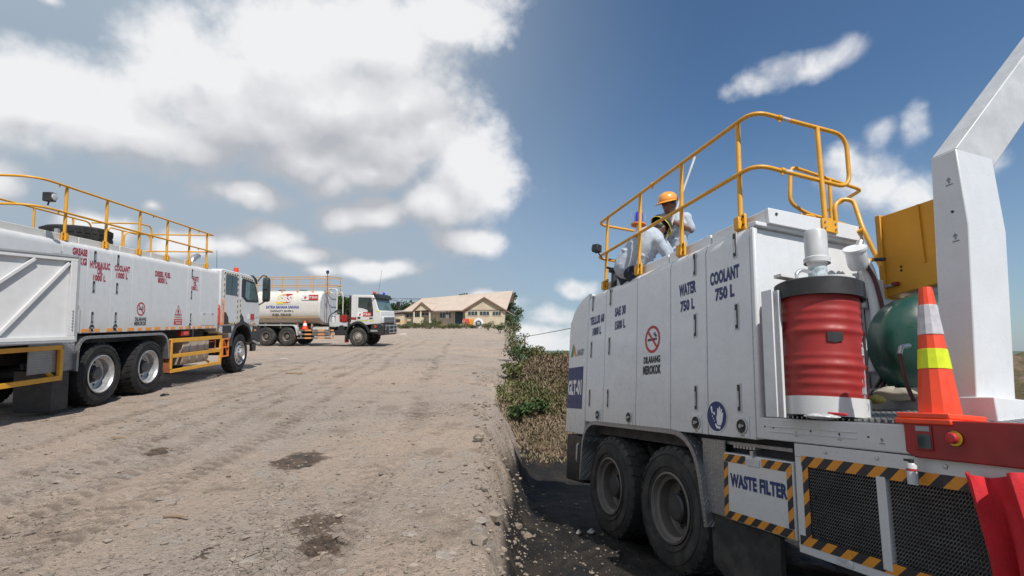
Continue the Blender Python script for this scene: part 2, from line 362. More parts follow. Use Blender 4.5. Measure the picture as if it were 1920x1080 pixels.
def text(parent,s,x0,x1,z0,z1,m,y=0.,flip=False,bold=.03,depth=.003,name='lettering',shear=0.):
    key=(s,bold)
    if key not in TXT:
        cu=bpy.data.curves.new('t','FONT'); cu.body=s; cu.size=1; cu.offset=bold; cu.space_character=1.06; cu.resolution_u=3; cu.fill_mode='FRONT'
        ob=bpy.data.objects.new('t',cu); C.objects.link(ob); dg=bpy.context.evaluated_depsgraph_get()
        me=bpy.data.meshes.new_from_object(ob.evaluated_get(dg)); bpy.data.objects.remove(ob)
        co=np.array([v.co[:] for v in me.vertices]); lo,hi=co.min(0),co.max(0)
        TXT[key]=[((c[0]-lo[0])/(hi[0]-lo[0]),(c[1]-lo[1])/(hi[1]-lo[1])) for c in co],[tuple(p.vertices) for p in me.polygons]
        bpy.data.meshes.remove(me)
    uv,fs=TXT[key]
    yy=y+depth if flip else y-depth
    me=bpy.data.meshes.new(name)
    vs=[]
    for u,v in uv:
        u2=u+shear*v
        vs.append(((x1+(x0-x1)*u2) if flip else (x0+(x1-x0)*u2), yy, z0+(z1-z0)*v))
    me.from_pydata(vs,[],fs); me.materials.append(m)
    bm=bmesh.new(); bm.from_mesh(me)
    for f in bm.faces:
        f.normal_update()
        if (f.normal.y<0)==flip: f.normal_flip()
    bm.to_mesh(me); bm.free()
    o=bpy.data.objects.new(name,me); C.objects.link(o); o.parent=parent
    return o
def disc_ring(r0,r1,c,ny,n=28,th=.003):
    mb=MB(); c=Vector(c)
    for k in range(n):
        a,b=2*math.pi*k/n,2*math.pi*(k+1)/n
        p=[c+Vector((math.cos(t)*r,0,math.sin(t)*r)) for t,r in ((a,r0),(a,r1),(b,r1),(b,r0))]
        mb.add([q+Vector((0,ny*th,0)) for q in p],[(0,1,2,3)])
    return mb
# ------------------------------------------------------------------ ground: a sloping yard, a muddy hollow on the right, a grassy bank behind it
def hsh(ix,iy,sd):
    h=(ix*374761393+iy*668265263+sd*974711)&0xffffffff; h=((h^(h>>13))*1274126177)&0xffffffff
    return ((h^(h>>16))&0xffff)/65535.0
def vn(x,y,sd=0):
    x=np.asarray(x,float); y=np.asarray(y,float)
    ix=np.floor(x).astype(np.int64); iy=np.floor(y).astype(np.int64); fx=x-ix; fy=y-iy
    fx=fx*fx*fx*(fx*(fx*6-15)+10); fy=fy*fy*fy*(fy*(fy*6-15)+10)
    a=hsh(ix,iy,sd); b=hsh(ix+1,iy,sd); c=hsh(ix,iy+1,sd); d=hsh(ix+1,iy+1,sd)
    return (a*(1-fx)+b*fx)*(1-fy)+(c*(1-fx)+d*fx)*fy-.5
def fb(x,y,sd=0,o=4):
    t=0;a=1
    for i in range(o): t=t+a*vn(x*2**i+i*13.7,y*2**i-i*7.3,sd+i); a*=.5
    return t
def sst(a,b,x):
    t=np.clip((x-a)/(b-a),0,1); return t*t*(3-2*t)
TR=[(1.15,.19),(1.95,.19),(3.05,.2),(3.75,.2),(5.6,.22),(2.5,.16)]
def terrain(x,y,parts=False):
    x=np.asarray(x,float); y=np.asarray(y,float); r=np.hypot(x,y)
    zl=.0595*np.where(y<108,y,108+12*(1-np.exp(-np.maximum(y-108,0)/12)))
    zl=np.maximum(zl,-1.5)
    yy=np.maximum(y,2.2)
    w=fb(x*.0+y*.35,y*.2,5,3)*.05
    t=sst(-.060+w,.036+w,x/yy)
    zr=.2007-.0735*np.clip(x,-2,6)-.1128*np.clip(y,-2,9.4)
    bk=sst(8.9,16.4,y+fb(x*.6,y*.6,9,3)*1.2)
    crest=1.30+fb(x*.7,y*.7,21,4)*.22
    zr=zr*(1-bk)+crest*bk-.28*np.maximum(y-16.6,0)*(1-.0)
    zr=np.where(y>16.6,np.maximum(zr,-45),zr)
    t2=np.where(y>14,sst(.0,.055,x/yy),t); k=sst(12,16,y); t=t*(1-k)+t2*k
    near=sst(46,10,r)
    rel=(fb(x*.55,y*.55,1,3)*.04+fb(x*2.6,y*2.6,2,4)*.020+fb(x*9,y*9,3,3)*.014+fb(x*24,y*24,4,2)*.007)*near
    # wheel tracks pressed into the yard, running with the parked truck
    lat=(x-F1.O.x)+.097*(y-F1.O.y); al=y
    trk=np.zeros_like(x)
    for c,wd in TR:
        e=np.abs(lat-c-fb(al*.25,lat*0+c,31,2)*.25)/wd
        env=np.clip(1-e,0,1)**.5*sst(.1,.35,vn(al*.45,lat*0+c*5,33)+.45)
        trk=trk+env*(-.016+.013*np.sin(al*38+np.abs(lat-c)*26)+fb(x*12,y*12,40,2)*.014)+.02*np.exp(-((e-1.25)/.3)**2)*(vn(al*3,lat*4,35)+.6)
    mudrel=fb(x*1.7,y*1.7,11,4)*.07+fb(x*7,y*7,12,3)*.03
    rut=-.09*np.exp(-((x+.19*(y-4)-.95)/.16)**2)+.05*np.exp(-((x+.19*(y-4)-.62)/.14)**2)
    lip=4*t*(1-t)*sst(18,12,y); lipn=(fb(x*1.3+y*.4,y*.9,51,3)*.22+fb(x*5,y*4,52,4)*.10)*lip
    z=lipn+(zl+rel+trk*sst(30,16,y))*(1-t)+(zr+(mudrel+rut*sst(9.5,7,y))*sst(9.8,8.5,y)+fb(x*3,y*3,15,4)*.08*bk)*t
    far=sst(190,600,r); z=z*(1-far)+(-30)*far
    if parts: return z,t,bk*t,np.clip(trk*30,-1,1)*(1-t)
    return z
def zat(x,y): return float(terrain(np.array([x]),np.array([y]))[0])
angs=np.concatenate([np.arange(-180,-58,4.),np.arange(-58,58.01,.2),np.arange(62,180,4.)])
rad=[0.3,.8,1.3,1.8,2.2]
while rad[-1]<30: rad.append(rad[-1]*1.0085)
while rad[-1]<160: rad.append(rad[-1]*1.022)
while rad[-1]<12000: rad.append(rad[-1]*1.28)
rad=np.array(rad); A_,R_=np.meshgrid(np.radians(angs),rad)
X_,Y_=R_*np.sin(A_),R_*np.cos(A_); Z_,T_,B_,K_=terrain(X_,Y_,True)
na,nr=len(angs),len(rad)
co=np.stack([X_,Y_,Z_],-1).reshape(-1,3)
i0=(np.arange(nr-1)[:,None]*na+np.arange(na)[None,:]); i1=(np.arange(nr-1)[:,None]*na+(np.arange(na)[None,:]+1)%na)
q=np.stack([i0,i1,i1+na,i0+na],-1).reshape(-1,4)
co=np.vstack([co,[[0,0,zat(0,0)]]]); ctr=len(co)-1
tri=[(ctr,(k+1)%na,k) for k in range(na)]
me=bpy.data.meshes.new('ground'); me.vertices.add(len(co)); me.vertices.foreach_set('co',co.ravel())
nl=len(q)*4+len(tri)*3; me.loops.add(nl); me.polygons.add(len(q)+len(tri))
me.loops.foreach_set('vertex_index',np.concatenate([q[:,::-1].ravel(),np.array(tri).ravel()]).astype(np.int32))
me.polygons.foreach_set('loop_start',np.concatenate([np.arange(len(q))*4,len(q)*4+np.arange(len(tri))*3]).astype(np.int32))
me.update(calc_edges=True); me.validate()
for nm,arr in (('mud',T_*(1-B_)),('bank',B_),('track',K_)):
    at_=me.attributes.new(nm,'FLOAT','POINT'); at_.data.foreach_set('value',np.append(arr.ravel(),0).astype(np.float32))
me.shade_smooth()
ground=bpy.data.objects.new('ground',me); C.objects.link(ground); tag(ground,kind='structure')
m,t,b=newmat('yard_earth'); me.materials.append(m)
P=nd(t,'ShaderNodeTexCoord').outputs['Object']
def att(n): return nd(t,'ShaderNodeAttribute',attribute_name=n).outputs['Fac']
big=noise(t,P,.33,5,.6); mid=noise(t,P,1.7,7,.65); fine=noise(t,P,16.,6,.7); grit=noise(t,P,70.,4,.65)
c=mix(t,smooth(t,big,.35,.65),(.41,.318,.252),(.345,.288,.242))
c=mix(t,smooth(t,mid,.52,.75),c,(.215,.165,.125))
c=mix(t,mth(t,'MULTIPLY',smooth(t,noise(t,P,2.6,6,.6,dist=.6),.56,.70),.75),c,(.36,.325,.29))
c=mix(t,mth(t,'MULTIPLY',smooth(t,fine,.53,.70),.72),c,(.17,.135,.105))
c=mix(t,mth(t,'MULTIPLY',smooth(t,grit,.57,.70),.65),c,(.47,.42,.37))
c=mix(t,mth(t,'MULTIPLY',smooth(t,noise(t,P,42.,5,.72),.57,.67),.8),c,(.10,.08,.065))
vor=nd(t,'ShaderNodeTexVoronoi',feature='DISTANCE_TO_EDGE',i={'Vector':vmth(t,'ADD',P,vmth(t,'MULTIPLY',noise(t,P,9,3,.5,1),(.05,.05,0))),'Scale':13.})
crm=smooth(t,noise(t,P,.75,3,.5),.56,.68)
crk=mth(t,'MULTIPLY',smooth(t,vor.outputs['Distance'],.0,.05,1.,0.),mth(t,'MULTIPLY',crm,smooth(t,fine,.35,.6)))
c=mix(t,mth(t,'MULTIPLY',crk,.7),c,(.09,.07,.055))
trk=att('track'); c=mix(t,mth(t,'MULTIPLY',smooth(t,trk,-.05,-.6),mth(t,'MULTIPLY',smooth(t,mid,.3,.6),.6)),c,(.15,.115,.09))
# oil and water stains with their own outlines
wob=vmth(t,'MULTIPLY',vmth(t,'SUBTRACT',noise(t,P,5.,5,.65,1),(.5,.5,.5)),(.5,.5,0))
Pw=vmth(t,'ADD',P,wob); st=None
for px,py,w,h,dk in ((563,862,46,17,.93),(587,988,46,24,.75),(602,1024,46,20,.85),(296,843,22,6,.9),(382,1040,13,8,.85),(575,953,12,4,.5),(730,765,20,5,.3),(815,845,20,10,.28),(560,950,8,3,.5)):
    o=yard_at(px,py); rx=(yard_at(px+w,py)-o).length; ry=(yard_at(px,py-h)-o).length
    l=vmth(t,'LENGTH',vmth(t,'MULTIPLY_ADD',Pw,(1/rx,1/ry,0),(-o.x/rx,-o.y/ry,0)))
    k=smooth(t,l,.72,1.02,dk,0.); st=k if st is None else mth(t,'MAXIMUM',st,k)
c=mix(t,st,c,mix(t,smooth(t,noise(t,P,7.,5,.7),.34,.56),(.020,.014,.011),(.115,.072,.046)))
mud=att('mud'); mud=smooth(t,mth(t,'ADD',mud,mth(t,'MULTIPLY_ADD',mid,.5,-.25)),.35,.7)
mc=mix(t,smooth(t,noise(t,P,2.2,6,.65),.42,.68),(.016,.0145,.014),(.05,.04,.032))
mc=mix(t,smooth(t,noise(t,P,13,5,.7),.62,.74),mc,(.17,.12,.085))
c=mix(t,mud,c,mc)
bnk=att('bank'); bf=smooth(t,mth(t,'ADD',bnk,mth(t,'MULTIPLY_ADD',mid,.5,-.25)),.12,.35)
bc=mix(t,smooth(t,noise(t,P,1.6,6,.7),.4,.62),(.10,.085,.04),(.22,.15,.11))
sand=mix(t,smooth(t,bnk,.10,.30),(.30,.20,.12),bc)
c=mix(t,bf,c,sand)
geo=nd(t,'ShaderNodeSeparateXYZ',i={0:P}); dist=vmth(t,'LENGTH',P)
c=mix(t,smooth(t,dist,150,420),c,(.10,.13,.10))
t.links.new(c,b.inputs['Base Color'])
t.links.new(mth(t,'SUBTRACT',smooth(t,mid,.3,.7,.82,.95),mth(t,'ADD',mth(t,'MULTIPLY',st,.38),mth(t,'MULTIPLY',mud,.30))),b.inputs['Roughness'])
b.inputs['Specular IOR Level'].default_value=.25
hgt=mth(t,'ADD',mth(t,'MULTIPLY',fine,.9),mth(t,'ADD',mth(t,'MULTIPLY',grit,.30),mth(t,'MULTIPLY',crk,-.5)))
hgt=mth(t,'ADD',hgt,mth(t,'MULTIPLY',mid,1.2))
bp=nd(t,'ShaderNodeBump',i={'Strength':1.,'Distance':.06,'Height':hgt}); t.links.new(bp.outputs[0],b.inputs['Normal'])
# loose pebbles and clods, too many to count: one object
def rock(mb,p,s,flat=.6,seed=0):
    rn=random.Random(seed); ph=[]
    vs=[(0,0,1),(0,0,-.6)]+[(math.cos(a)*rn.uniform(.7,1.2),math.sin(a)*rn.uniform(.7,1.2),h+rn.uniform(-.15,.15)) for h in (.45,-.2) for a in [k*math.pi*2/5+rn.uniform(-.25,.25) for k in range(5)]]
    fs=[(0,2+k,2+(k+1)%5) for k in range(5)]+[(2+k,7+k,7+(k+1)%5,2+(k+1)%5) for k in range(5)]+[(1,7+(k+1)%5,7+k) for k in range(5)]
    mb.add([(p[0]+v[0]*s,p[1]+v[1]*s*rn.uniform(.8,1.2),p[2]+v[2]*s*flat) for v in vs],fs)
PEB=mat('pebbles',(.25,.205,.165),.9,var=.45,vs=3.,bump=.3,bs=60)
rn=random.Random(3); mb=MB(); NP=np.random.RandomState(3)
cand=[]
for k in range(9500):
    q=yard_at(NP.uniform(-30,985),NP.uniform(640,1110))
    if q.y<26: cand.append((q.x,q.y))
for k in range(900):
    y=NP.uniform(3.2,9.); cand.append((NP.uniform(-.06,.2)*y,y))
cand=np.array(cand); cz=terrain(cand[:,0],cand[:,1]); cl=fb(cand[:,0]*1.1,cand[:,1]*1.1,77,3)
for k,(x,y) in enumerate(cand):
    if cl[k]<-.05+rn.uniform(-.3,.25): continue
    s=min(.034,.0042*math.exp(rn.gauss(.25,.62)))*(1+.05*y)
    rock(mb,(x,y,cz[k]+s*.12),s,.6,k)
o=mb.build('gravel',PEB,fix=False,ang=20); tag(o,kind='stuff')
# larger embedded stones
STL=['below the larger oil stain, right', 'at the far right bottom of the yard', 'on the right side of the yard near the slope edge', 'right of the middle, above the lower wet stain', 'in front of the second rear wheel of the service truck', 'left of the twig in the left foreground', 'beside the bent dry twig in the left foreground', 'at the bottom edge left of the wet stain', 'between the oil stain and the lower wet stain', 'small and low near the slope edge', 'left foreground below the mud flap', 'left foreground, second from the picture edge', 'just right of the lower wet stain', 'very small, just left of the lower wet stain', 'small, highest one near the slope edge', 'small, right of the lower wet stain and above another', 'small, in the middle of the wheel tracks', 'small, in the middle of the cracked ground']
for k,(px,py,s) in enumerate(((768,1003,.11),(838,1040,.15),(900,975,.12),(770,950,.07),(290,770,.10),(240,930,.12),(310,935,.13),(470,1050,.11),(700,900,.06),(820,905,.05),(110,900,.09),(150,880,.07),(640,1070,.10),(530,1010,.04),(880,885,.06),(690,1010,.05),(560,765,.06),(430,900,.05))):
    q=yard_at(px,py); mb=MB(); rock(mb,(0,0,0),s*.6,.24,900+k)
    o=mb.build('stone',STONE,ang=25); o.location=(q.x,q.y,zat(q.x,q.y)-s*.06); o.rotation_euler=(0,0,k*1.3)
    tag(o,'pale flat stone '+STL[k],'stone','flat stones sunk in the yard')
def litter(px,py,pts,th,m,name,label,cat):
    q=yard_at(px,py); mb=MB(); mb.prism(pts,'z',0,th); o=mb.build(name,m); o.location=(q.x,q.y,zat(q.x,q.y)+.012); tag(o,label,cat); return o
litter(550,702,[(-.22,-.02),(.2,-.035),(.24,.01),(.05,.03),(-.2,.025)],.03,WOODM,'wood_offcut','thin reddish wooden offcut lying on the yard beyond the big truck front wheel','wood piece')
litter(533,673,[(-.12,-.05),(.1,-.07),(.14,.04),(-.05,.08)],.02,PAPER,'paper_scrap','white paper scrap on the yard below the fuel truck rear wheels','litter')
litter(756,628,[(-.3,-.1),(.25,-.15),(.3,.1),(-.1,.15)],.12,PAPER,'paper_scrap','white crumpled scrap lying on the yard in front of the long house','litter')
litter(328,978,[(-.09,-.012),(.0,-.004),(.1,-.02),(.1,0),(.0,.012),(-.09,.004)],.012,WOODM,'twig','small bent dry twig on the bare foreground ground','twig')
litter(222,821,[(-.08,-.015),(.08,-.02),(.09,.0),(-.07,.012)],.012,WOODM,'twig','short dark stick on cracked ground near the truck rear wheels','twig')
q=yard_at(306,744); mb=MB(); rock(mb,(0,0,0),.06,.7,5); rock(mb,(.07,.02,.01),.03,.7,6); o=mb.build('clod',CHAS,ang=25); o.location=(q.x,q.y,zat(q.x,q.y)+.015); tag(o,'small dark clod of mud on the ground near the second rear wheel','clod')
for px,py,s,lb in ((1108,1000,.045,'larger white plastic scrap in the dark mud beside the truck wheel'),(1085,1002,.03,'tiny white plastic scrap in the dark mud left of the larger one')):
    d=ray(px,py); best=None
    for k in range(300):
        Zd=3+k*.02; p=c2w(d*Zd)+Vector((0,0,HC))
        if p.z<zat(p.x,p.y): best=p; break
    if best:
        mb=MB(); mb.prism([(-1*s,-.3*s),(.2*s,-s),(s,.1*s),(.1*s,.8*s)],'z',0,.02); mb.prism([(-.5*s,-.3*s),(.1*s,-.5*s),(.5*s,.4*s)],'z',.02,.04)
        o=mb.build('plastic_scrap',PAPER); o.location=best+Vector((0,0,.01)); tag(o,lb,'litter')
# plants on the bank
rn=random.Random(11); mb=MB(); mr=MB(); NP=np.random.RandomState(11)
gy=9.2+7.8*NP.rand(60000)**.85; gx=gy*NP.uniform(-.03,.30,60000)
gz,gt,gb,_=terrain(gx,gy,True); gp=fb(gx*.8,gy*.55,61,3)
for x,y,z,bb,pat in zip(gx,gy,gz,gb,gp):
    if bb<.10 or rn.random()>bb*1.6+.1: continue
    h=rn.uniform(.03,.085)*(1.3 if pat>0 else .9)*(1+1.6*(rn.random()<.03)); a=rn.uniform(0,6.28); w=.008+.012*rn.random(); lean=rn.uniform(.3,1.6)*h
    dx,dy=math.cos(a),math.sin(a); px_,py_=-dy*w,dx*w
    tgt=mb if pat+.22*math.sin(y*1.5+.6)+rn.uniform(-.25,.25)>-.08 else mr
    tgt.add([(x-px_,y-py_,z-.01),(x+px_,y+py_,z-.01),(x+dx*lean*.4+px_*.7,y+dy*lean*.4+py_*.7,z+h*.6),(x+dx*lean*.4-px_*.7,y+dy*lean*.4-py_*.7,z+h*.6),(x+dx*lean,y+dy*lean,z+h)],[(0,1,2,3),(3,2,4)])
tag(mb.build('bank_grass',GRASS,fix=False),kind='stuff'); tag(mr.build('bank_dry_weeds',GRASSR,fix=False),kind='stuff')

# clods broken off along the yard's edge and low weeds, too many to count
rn=random.Random(23); mb=MB(); NP=np.random.RandomState(23)
ey=NP.uniform(3.4,15,420); ex=ey*NP.uniform(-.075,.03,420); ez=terrain(ex,ey)
for k in range(420):
    s_=.012*math.exp(rn.gauss(.3,.6)); rock(mb,(ex[k],ey[k],ez[k]+s_*.2),min(s_,.08),.75,k)
tag(mb.build('edge_clods',PEB,fix=False,ang=20),kind='stuff')
wm=MB(); wy_=NP.uniform(9.6,16.8,520); wx_=wy_*NP.uniform(-.03,.3,520); wz,wt,wb,_=terrain(wx_,wy_,True); wp=fb(wx_*.8,wy_*.55,61,3)
for k in range(520):
    if wb[k]<.15 or wp[k]<rn.uniform(-.1,.25): continue
    s_=rn.uniform(.04,.12)
    for j in range(26):
        v=Vector((rn.gauss(0,1),rn.gauss(0,1),abs(rn.gauss(.5,.6))))*s_; a=Vector((rn.gauss(0,1),rn.gauss(0,1),rn.gauss(.6,1))).normalized(); u=a.orthogonal().normalized()*.022*rn.uniform(.6,1.4); w_=a.cross(u)*.5; c_=Vector((wx_[k],wy_[k],wz[k]))+v
        wm.add([c_-u,c_-w_,c_+u,c_+w_],[(0,1,2,3)])
tag(wm.build('bank_weeds',LEAFO,fix=False),kind='stuff')
# ------------------------------------------------------------------ shared vehicle pieces
WC={}
def wheel(parent,x,y,z,r,w,sg,rr,front=False,mt=RUB,mr=RIM,mh=HUB,knob=True,name='wheel'):
    key=(r,w,sg,rr,front,mt.name)
    if key in WC:
        o=link_copy(WC[key],parent,(x,y,z)); return o
    A=Vector((0,sg,0)); mb=MB()
    prof=[(rr,-.03),(rr+.02,-.006),(r*.70,.004),(r*.80,.012),(r*.90,.004),(r*.965,-.022),(r*.985,-.05),(r*.985,-w+.05),(r*.965,-w+.02),(r*.88,-w),(rr,-w+.03)]
    mb.lathe(prof,(0,0,0),A,48,closed=True)
    for rc in (.66,.86): mb.lathe([(r*rc,.002+.004*(rc<.8)),(r*(rc+.006),.016),(r*(rc+.012),.004)],(0,0,0),A,48)
    N=30 if knob else 36
    for k in range(N):
        for sd in (0,1):
            a=2*math.pi*(k+.5*sd)/N; da=math.pi/N*.62
            h0,h1=(-.004,-w*.40) if sd==0 else (-w*.60,-w+.004)
            r0,r1=r*.93,r*1.004
            vs=[]
            for hh,rad in ((h0,r0),(h0-.02*(1 if sd==0 else 0),r1),(h1+(.02 if sd else 0),r1),(h1,r0)):
                for q in (-1,1):
                    t=a+da*q+(.05 if hh==h1 and sd==0 else 0)
                    vs.append((math.cos(t)*rad,hh*sg,math.sin(t)*rad))
            mb.add(vs,[(0,1,3,2),(2,3,5,4),(4,5,7,6),(0,2,4,6),(1,7,5,3)])
    T=mb.build(name,mt,parent,ang=30); T.location=(x,y,z)
    mb=MB()
    if not front:
        mb.lathe([(rr+.005,-.03),(rr+.012,.004),(rr-.006,.010),(rr-.014,-.004),(rr-.022,-.035),(rr-.05,-.05),(rr-.055,-.15),(rr-.075,-.175),(.17,-.185),(.165,-.19),(0,-.19)],(0,0,0),A,40)
        mb.build('rim',mr,T,ang=30)
        mb=MB(); mb.lathe([(.165,-.183),(.16,-.165),(.125,-.16),(.12,-.07),(.105,-.055),(0,-.05)],(0,0,0),A,24)
        for k in range(10):
            t=2*math.pi*k/10; mb.cyl((math.cos(t)*.143,sg*-.17,math.sin(t)*.143),(math.cos(t)*.143,sg*-.13,math.sin(t)*.143),.014,6)
        mb.build('hub',mh,T,ang=30)
        mb=MB()
        for k in range(8):
            t=2*math.pi*(k+.5)/8; p=Vector((math.cos(t)*(rr-.115),sg*-.178,math.sin(t)*(rr-.115))); mb.lathe([(.026,-.002),(.026,.001),(0,.001)],p,A,10)
        mb.build('hand_hole',CHAS,T)
    else:
        mb.lathe([(rr+.005,-.03),(rr+.012,.006),(rr-.006,.012),(rr-.02,-.03),(rr-.045,-.05),(.20,.0),(.18,.015),(.135,.02),(.13,.06),(.11,.085),(.05,.09),(0,.09)],(0,0,0),A,40)
        mb.build('rim',mr,T,ang=30)
        mb=MB()
        for k in range(10):
            t=2*math.pi*k/10; mb.cyl((math.cos(t)*.162,sg*.012,math.sin(t)*.162),(math.cos(t)*.162,sg*.05,math.sin(t)*.162),.013,6)
        mb.build('wheel_nut',HUB,T)
        mb=MB()
        for k in range(10):
            t=2*math.pi*(k+.5)/10; rr2=(rr-.045+.2)/2; p=Vector((math.cos(t)*rr2,sg*-.018,math.sin(t)*rr2)); mb.lathe([(.022,-.01),(.022,.004),(0,.004)],p,A,10)
        mb.build('hand_hole',CHAS,T)
    WC[key]=T; return T
def mudguard(parent,pts,y0,y1,th,r=.18,name='mudguard',m=CHK):
    pts=[Vector((p[0],0,p[1])) for p in pts]; c=fillet(pts,r,7); n=len(c); inn=[]
    for i in range(n):
        t=(c[min(i+1,n-1)]-c[max(i-1,0)]).normalized(); nrm=Vector((t.z,0,-t.x)); inn.append(c[i]+nrm*th)
    mb=MB(); vs=[]
    for y in (y0,y1):
        for a,b in zip(c,inn): vs+= [(a.x,y,a.z),(b.x,y,b.z)]
    m2=2*n; fs=[]
    for i in range(n-1):
        a=2*i; fs+= [(a,a+2,a+3,a+1),(m2+a,m2+a+1,m2+a+3,m2+a+2),(a,m2+a,m2+a+2,a+2),(a+1,a+3,m2+a+3,m2+a+1)]
    fs+= [(0,1,m2+1,m2),(2*n-2,m2+2*n-2,m2+2*n-1,2*n-1)]
    mb.add(vs,fs); return mb.build(name,m,parent)
LC={}
def latch(parent,x,z,sg,h=.19,w=.042):
    if sg in LC: return link_copy(LC[sg],parent,(x,0,z))
    mb=MB(); mb.prism([(-w,-h/2-.012),(w,-h/2-.012),(w,h/2+.012),(-w,h/2+.012)],'y',0,sg*.005); o=mb.build('door_latch',GREYW,parent,bevel=.002); o.location=(x,0,z)
    mb=MB(); mb.box(-w*.55,w*.55,sg*.004,sg*.008,-h/2,h/2); mb.build('latch_recess',TBLK,o)
    mb=MB(); mb.box(-w*.3,w*.3,sg*.007,sg*.014,-h/2+.03,h/2-.05); mb.build('latch_handle',STEEL,o)
    LC[sg]=o; return o
GREYW=mat('pale_grey_paint',(.52,.53,.54),.4,dirt=.2)
PC={}
def port(parent,x,z,sg,r=.055):
    if sg in PC: return link_copy(PC[sg],parent,(x,0,z))
    mb=MB(); n=24; mb.lathe([(r*.98,-.004),(r*1.16,.0),(r*1.16,.007),(r,.009),(r*.96,-.0)],(0,0,0),(0,sg,0),n); o=mb.build('drain_port',STEEL,parent); o.location=(x,0,z)
    mb=MB(); mb.lathe([(r,.002),(r*.7,.0035),(0,.004)],(0,0,0),(0,sg,0),n); mb.build('port_recess',TBLK,o)
    mb=MB(); mb.cyl((r*.1,sg*.006,0),(-r*.55,sg*.02,.004),r*.16,8); mb.cyl((r*.1,sg*.004,-.0),(r*.1,sg*.018,0),r*.3,10); mb.build('port_fitting',STEEL,o)
    PC[sg]=o; return o
def shoulder(y0,z0,z1,sg,t=.035):          # side panel outline in the y-z plane, rounded over at the top
    s=-sg
    return [(y0,z0),(y0,z1-.12),(y0+s*.012,z1-.07),(y0+s*.035,z1-.03),(y0+s*.075,z1-.006),(y0+s*.13,z1),(y0+s*.13,z1-t),(y0+s*(t+.02),z1-t-.04),(y0+s*t,z1-.13),(y0+s*t,z0)]
def no_smoking(parent,x,z,r,sg,flip,y=0.):
    o=disc_ring(r*.80,r,(x,y,z),sg,36,.003).build('no_smoking_sign',SIGNR,parent)
    mb=MB(); f=-1 if flip else 1
    a=(x-f*r*.60,y+sg*.0042,z+r*.60); b=(x+f*r*.60,y+sg*.0042,z-r*.60)
    d=Vector((f,0,1)).normalized()*r*.085
    mb.add([Vector(a)+d,Vector(a)-d,Vector(b)-d,Vector(b)+d],[(0,1,2,3)]); mb.build('slash',SIGNR,o)
    mb=MB(); k=sg*.0034
    mb.add([(x-f*r*.62,y+k,z-.10*r),(x+f*r*.38,y+k,z-.10*r),(x+f*r*.38,y+k,z+.06*r),(x-f*r*.62,y+k,z+.06*r)],[(0,1,2,3)])
    mb.add([(x+f*r*.43,y+k,z-.10*r),(x+f*r*.58,y+k,z-.10*r),(x+f*r*.58,y+k,z+.06*r),(x+f*r*.43,y+k,z+.06*r)],[(0,1,2,3)])
    for q in (0,.16):
        pts=[(x+f*r*(.38+q),z+r*.12),(x+f*r*(.38+q),z+r*.26),(x+f*r*(.2+q),z+r*.30),(x+f*r*(.2+q),z+r*.48)]
        for (p0,q0),(p1,q1) in zip(pts,pts[1:]):
            dd=Vector((p1-p0,0,q1-q0)); nn=Vector((-dd.z,0,dd.x)).normalized()*r*.04; A=Vector((p0,y+k,q0)); B=Vector((p1,y+k,q1))
            mb.add([A+nn,A-nn,B-nn,B+nn],[(0,1,2,3)])
    mb.build('cigarette',TBLK,o); return o
SIGNR=mat('sign_red',(.45,.03,.03),.5,var=.05)
def post(parent,x,y,z0,z1,r=.024,sg=-1,name='rail_post',foot=.13):
    mb=MB(); mb.tube([(x,y,z0),(x,y,z1)],r,10); o=mb.build(name,YEL,parent)
    mb=MB(); mb.box(x-.06,x+.06,y-.012,y+.012,z0-.005,z0+foot); mb.box(x-.03,x+.03,y+sg*.012,y+sg*.05,z0-.004,z0+foot*.8)
    mb.build('rail_bracket',YEL,o,bevel=.004)
    mb=MB()
    for dx in (-.045,.045):
        for dz in (.03,.1): mb.cyl((x+dx,y+sg*.012,z0+dz),(x+dx,y+sg*.022,z0+dz),.009,6)
    mb.each('bracket_bolt',TBLK,o); return o
# ------------------------------------------------------------------ truck one: white lubricant service truck, left
t1=thing('service_truck','white service truck with maroon HYDRAULIC OIL and DIESEL FUEL lettering and yellow roof rails','truck',F1.M)
YW=2.1
mb=MB(); mb.box(-2.9,4.16,.036,YW-.036,1.30,2.70); mb.box(-2.9,4.16,.13,YW-.13,2.6,2.80); mb.build('tank_body',WHITE,t1,bevel=.01)
ln=[-2.9,-1.116,-.555,.053,.648,2.657,3.255,4.163]
for a,b in zip(ln,ln[1:]):
    MB().prism(shoulder(0,1.30,2.83,-1),'x',a+.006,b-.006).build('side_panel',WHITE,t1,bevel=.004)
MB().prism([(YW-y,z) for y,z in shoulder(0,1.30,2.83,-1)],'x',-2.9,4.16).build('side_panel',WHITE,t1)
for a,b in ((-2.9,-1.32),(-1.30,-.62),(-.60,.43),(.45,1.40),(1.42,2.72),(2.74,3.82)):
    MB().box(a,b,.12,.15,2.80,2.945).build('toe_board',WHITE2,t1,bevel=.008)
MB().box(-2.9,3.82,YW-.15,YW-.12,2.80,2.945).build('toe_board',WHITE2,t1,bevel=.008)
MB().box(3.79,3.82,.15,YW-.15,2.80,2.945).build('toe_board',WHITE2,t1)
MB().box(-2.9,4.15,.15,YW-.15,2.79,2.805).build('roof_deck',CHK,t1)
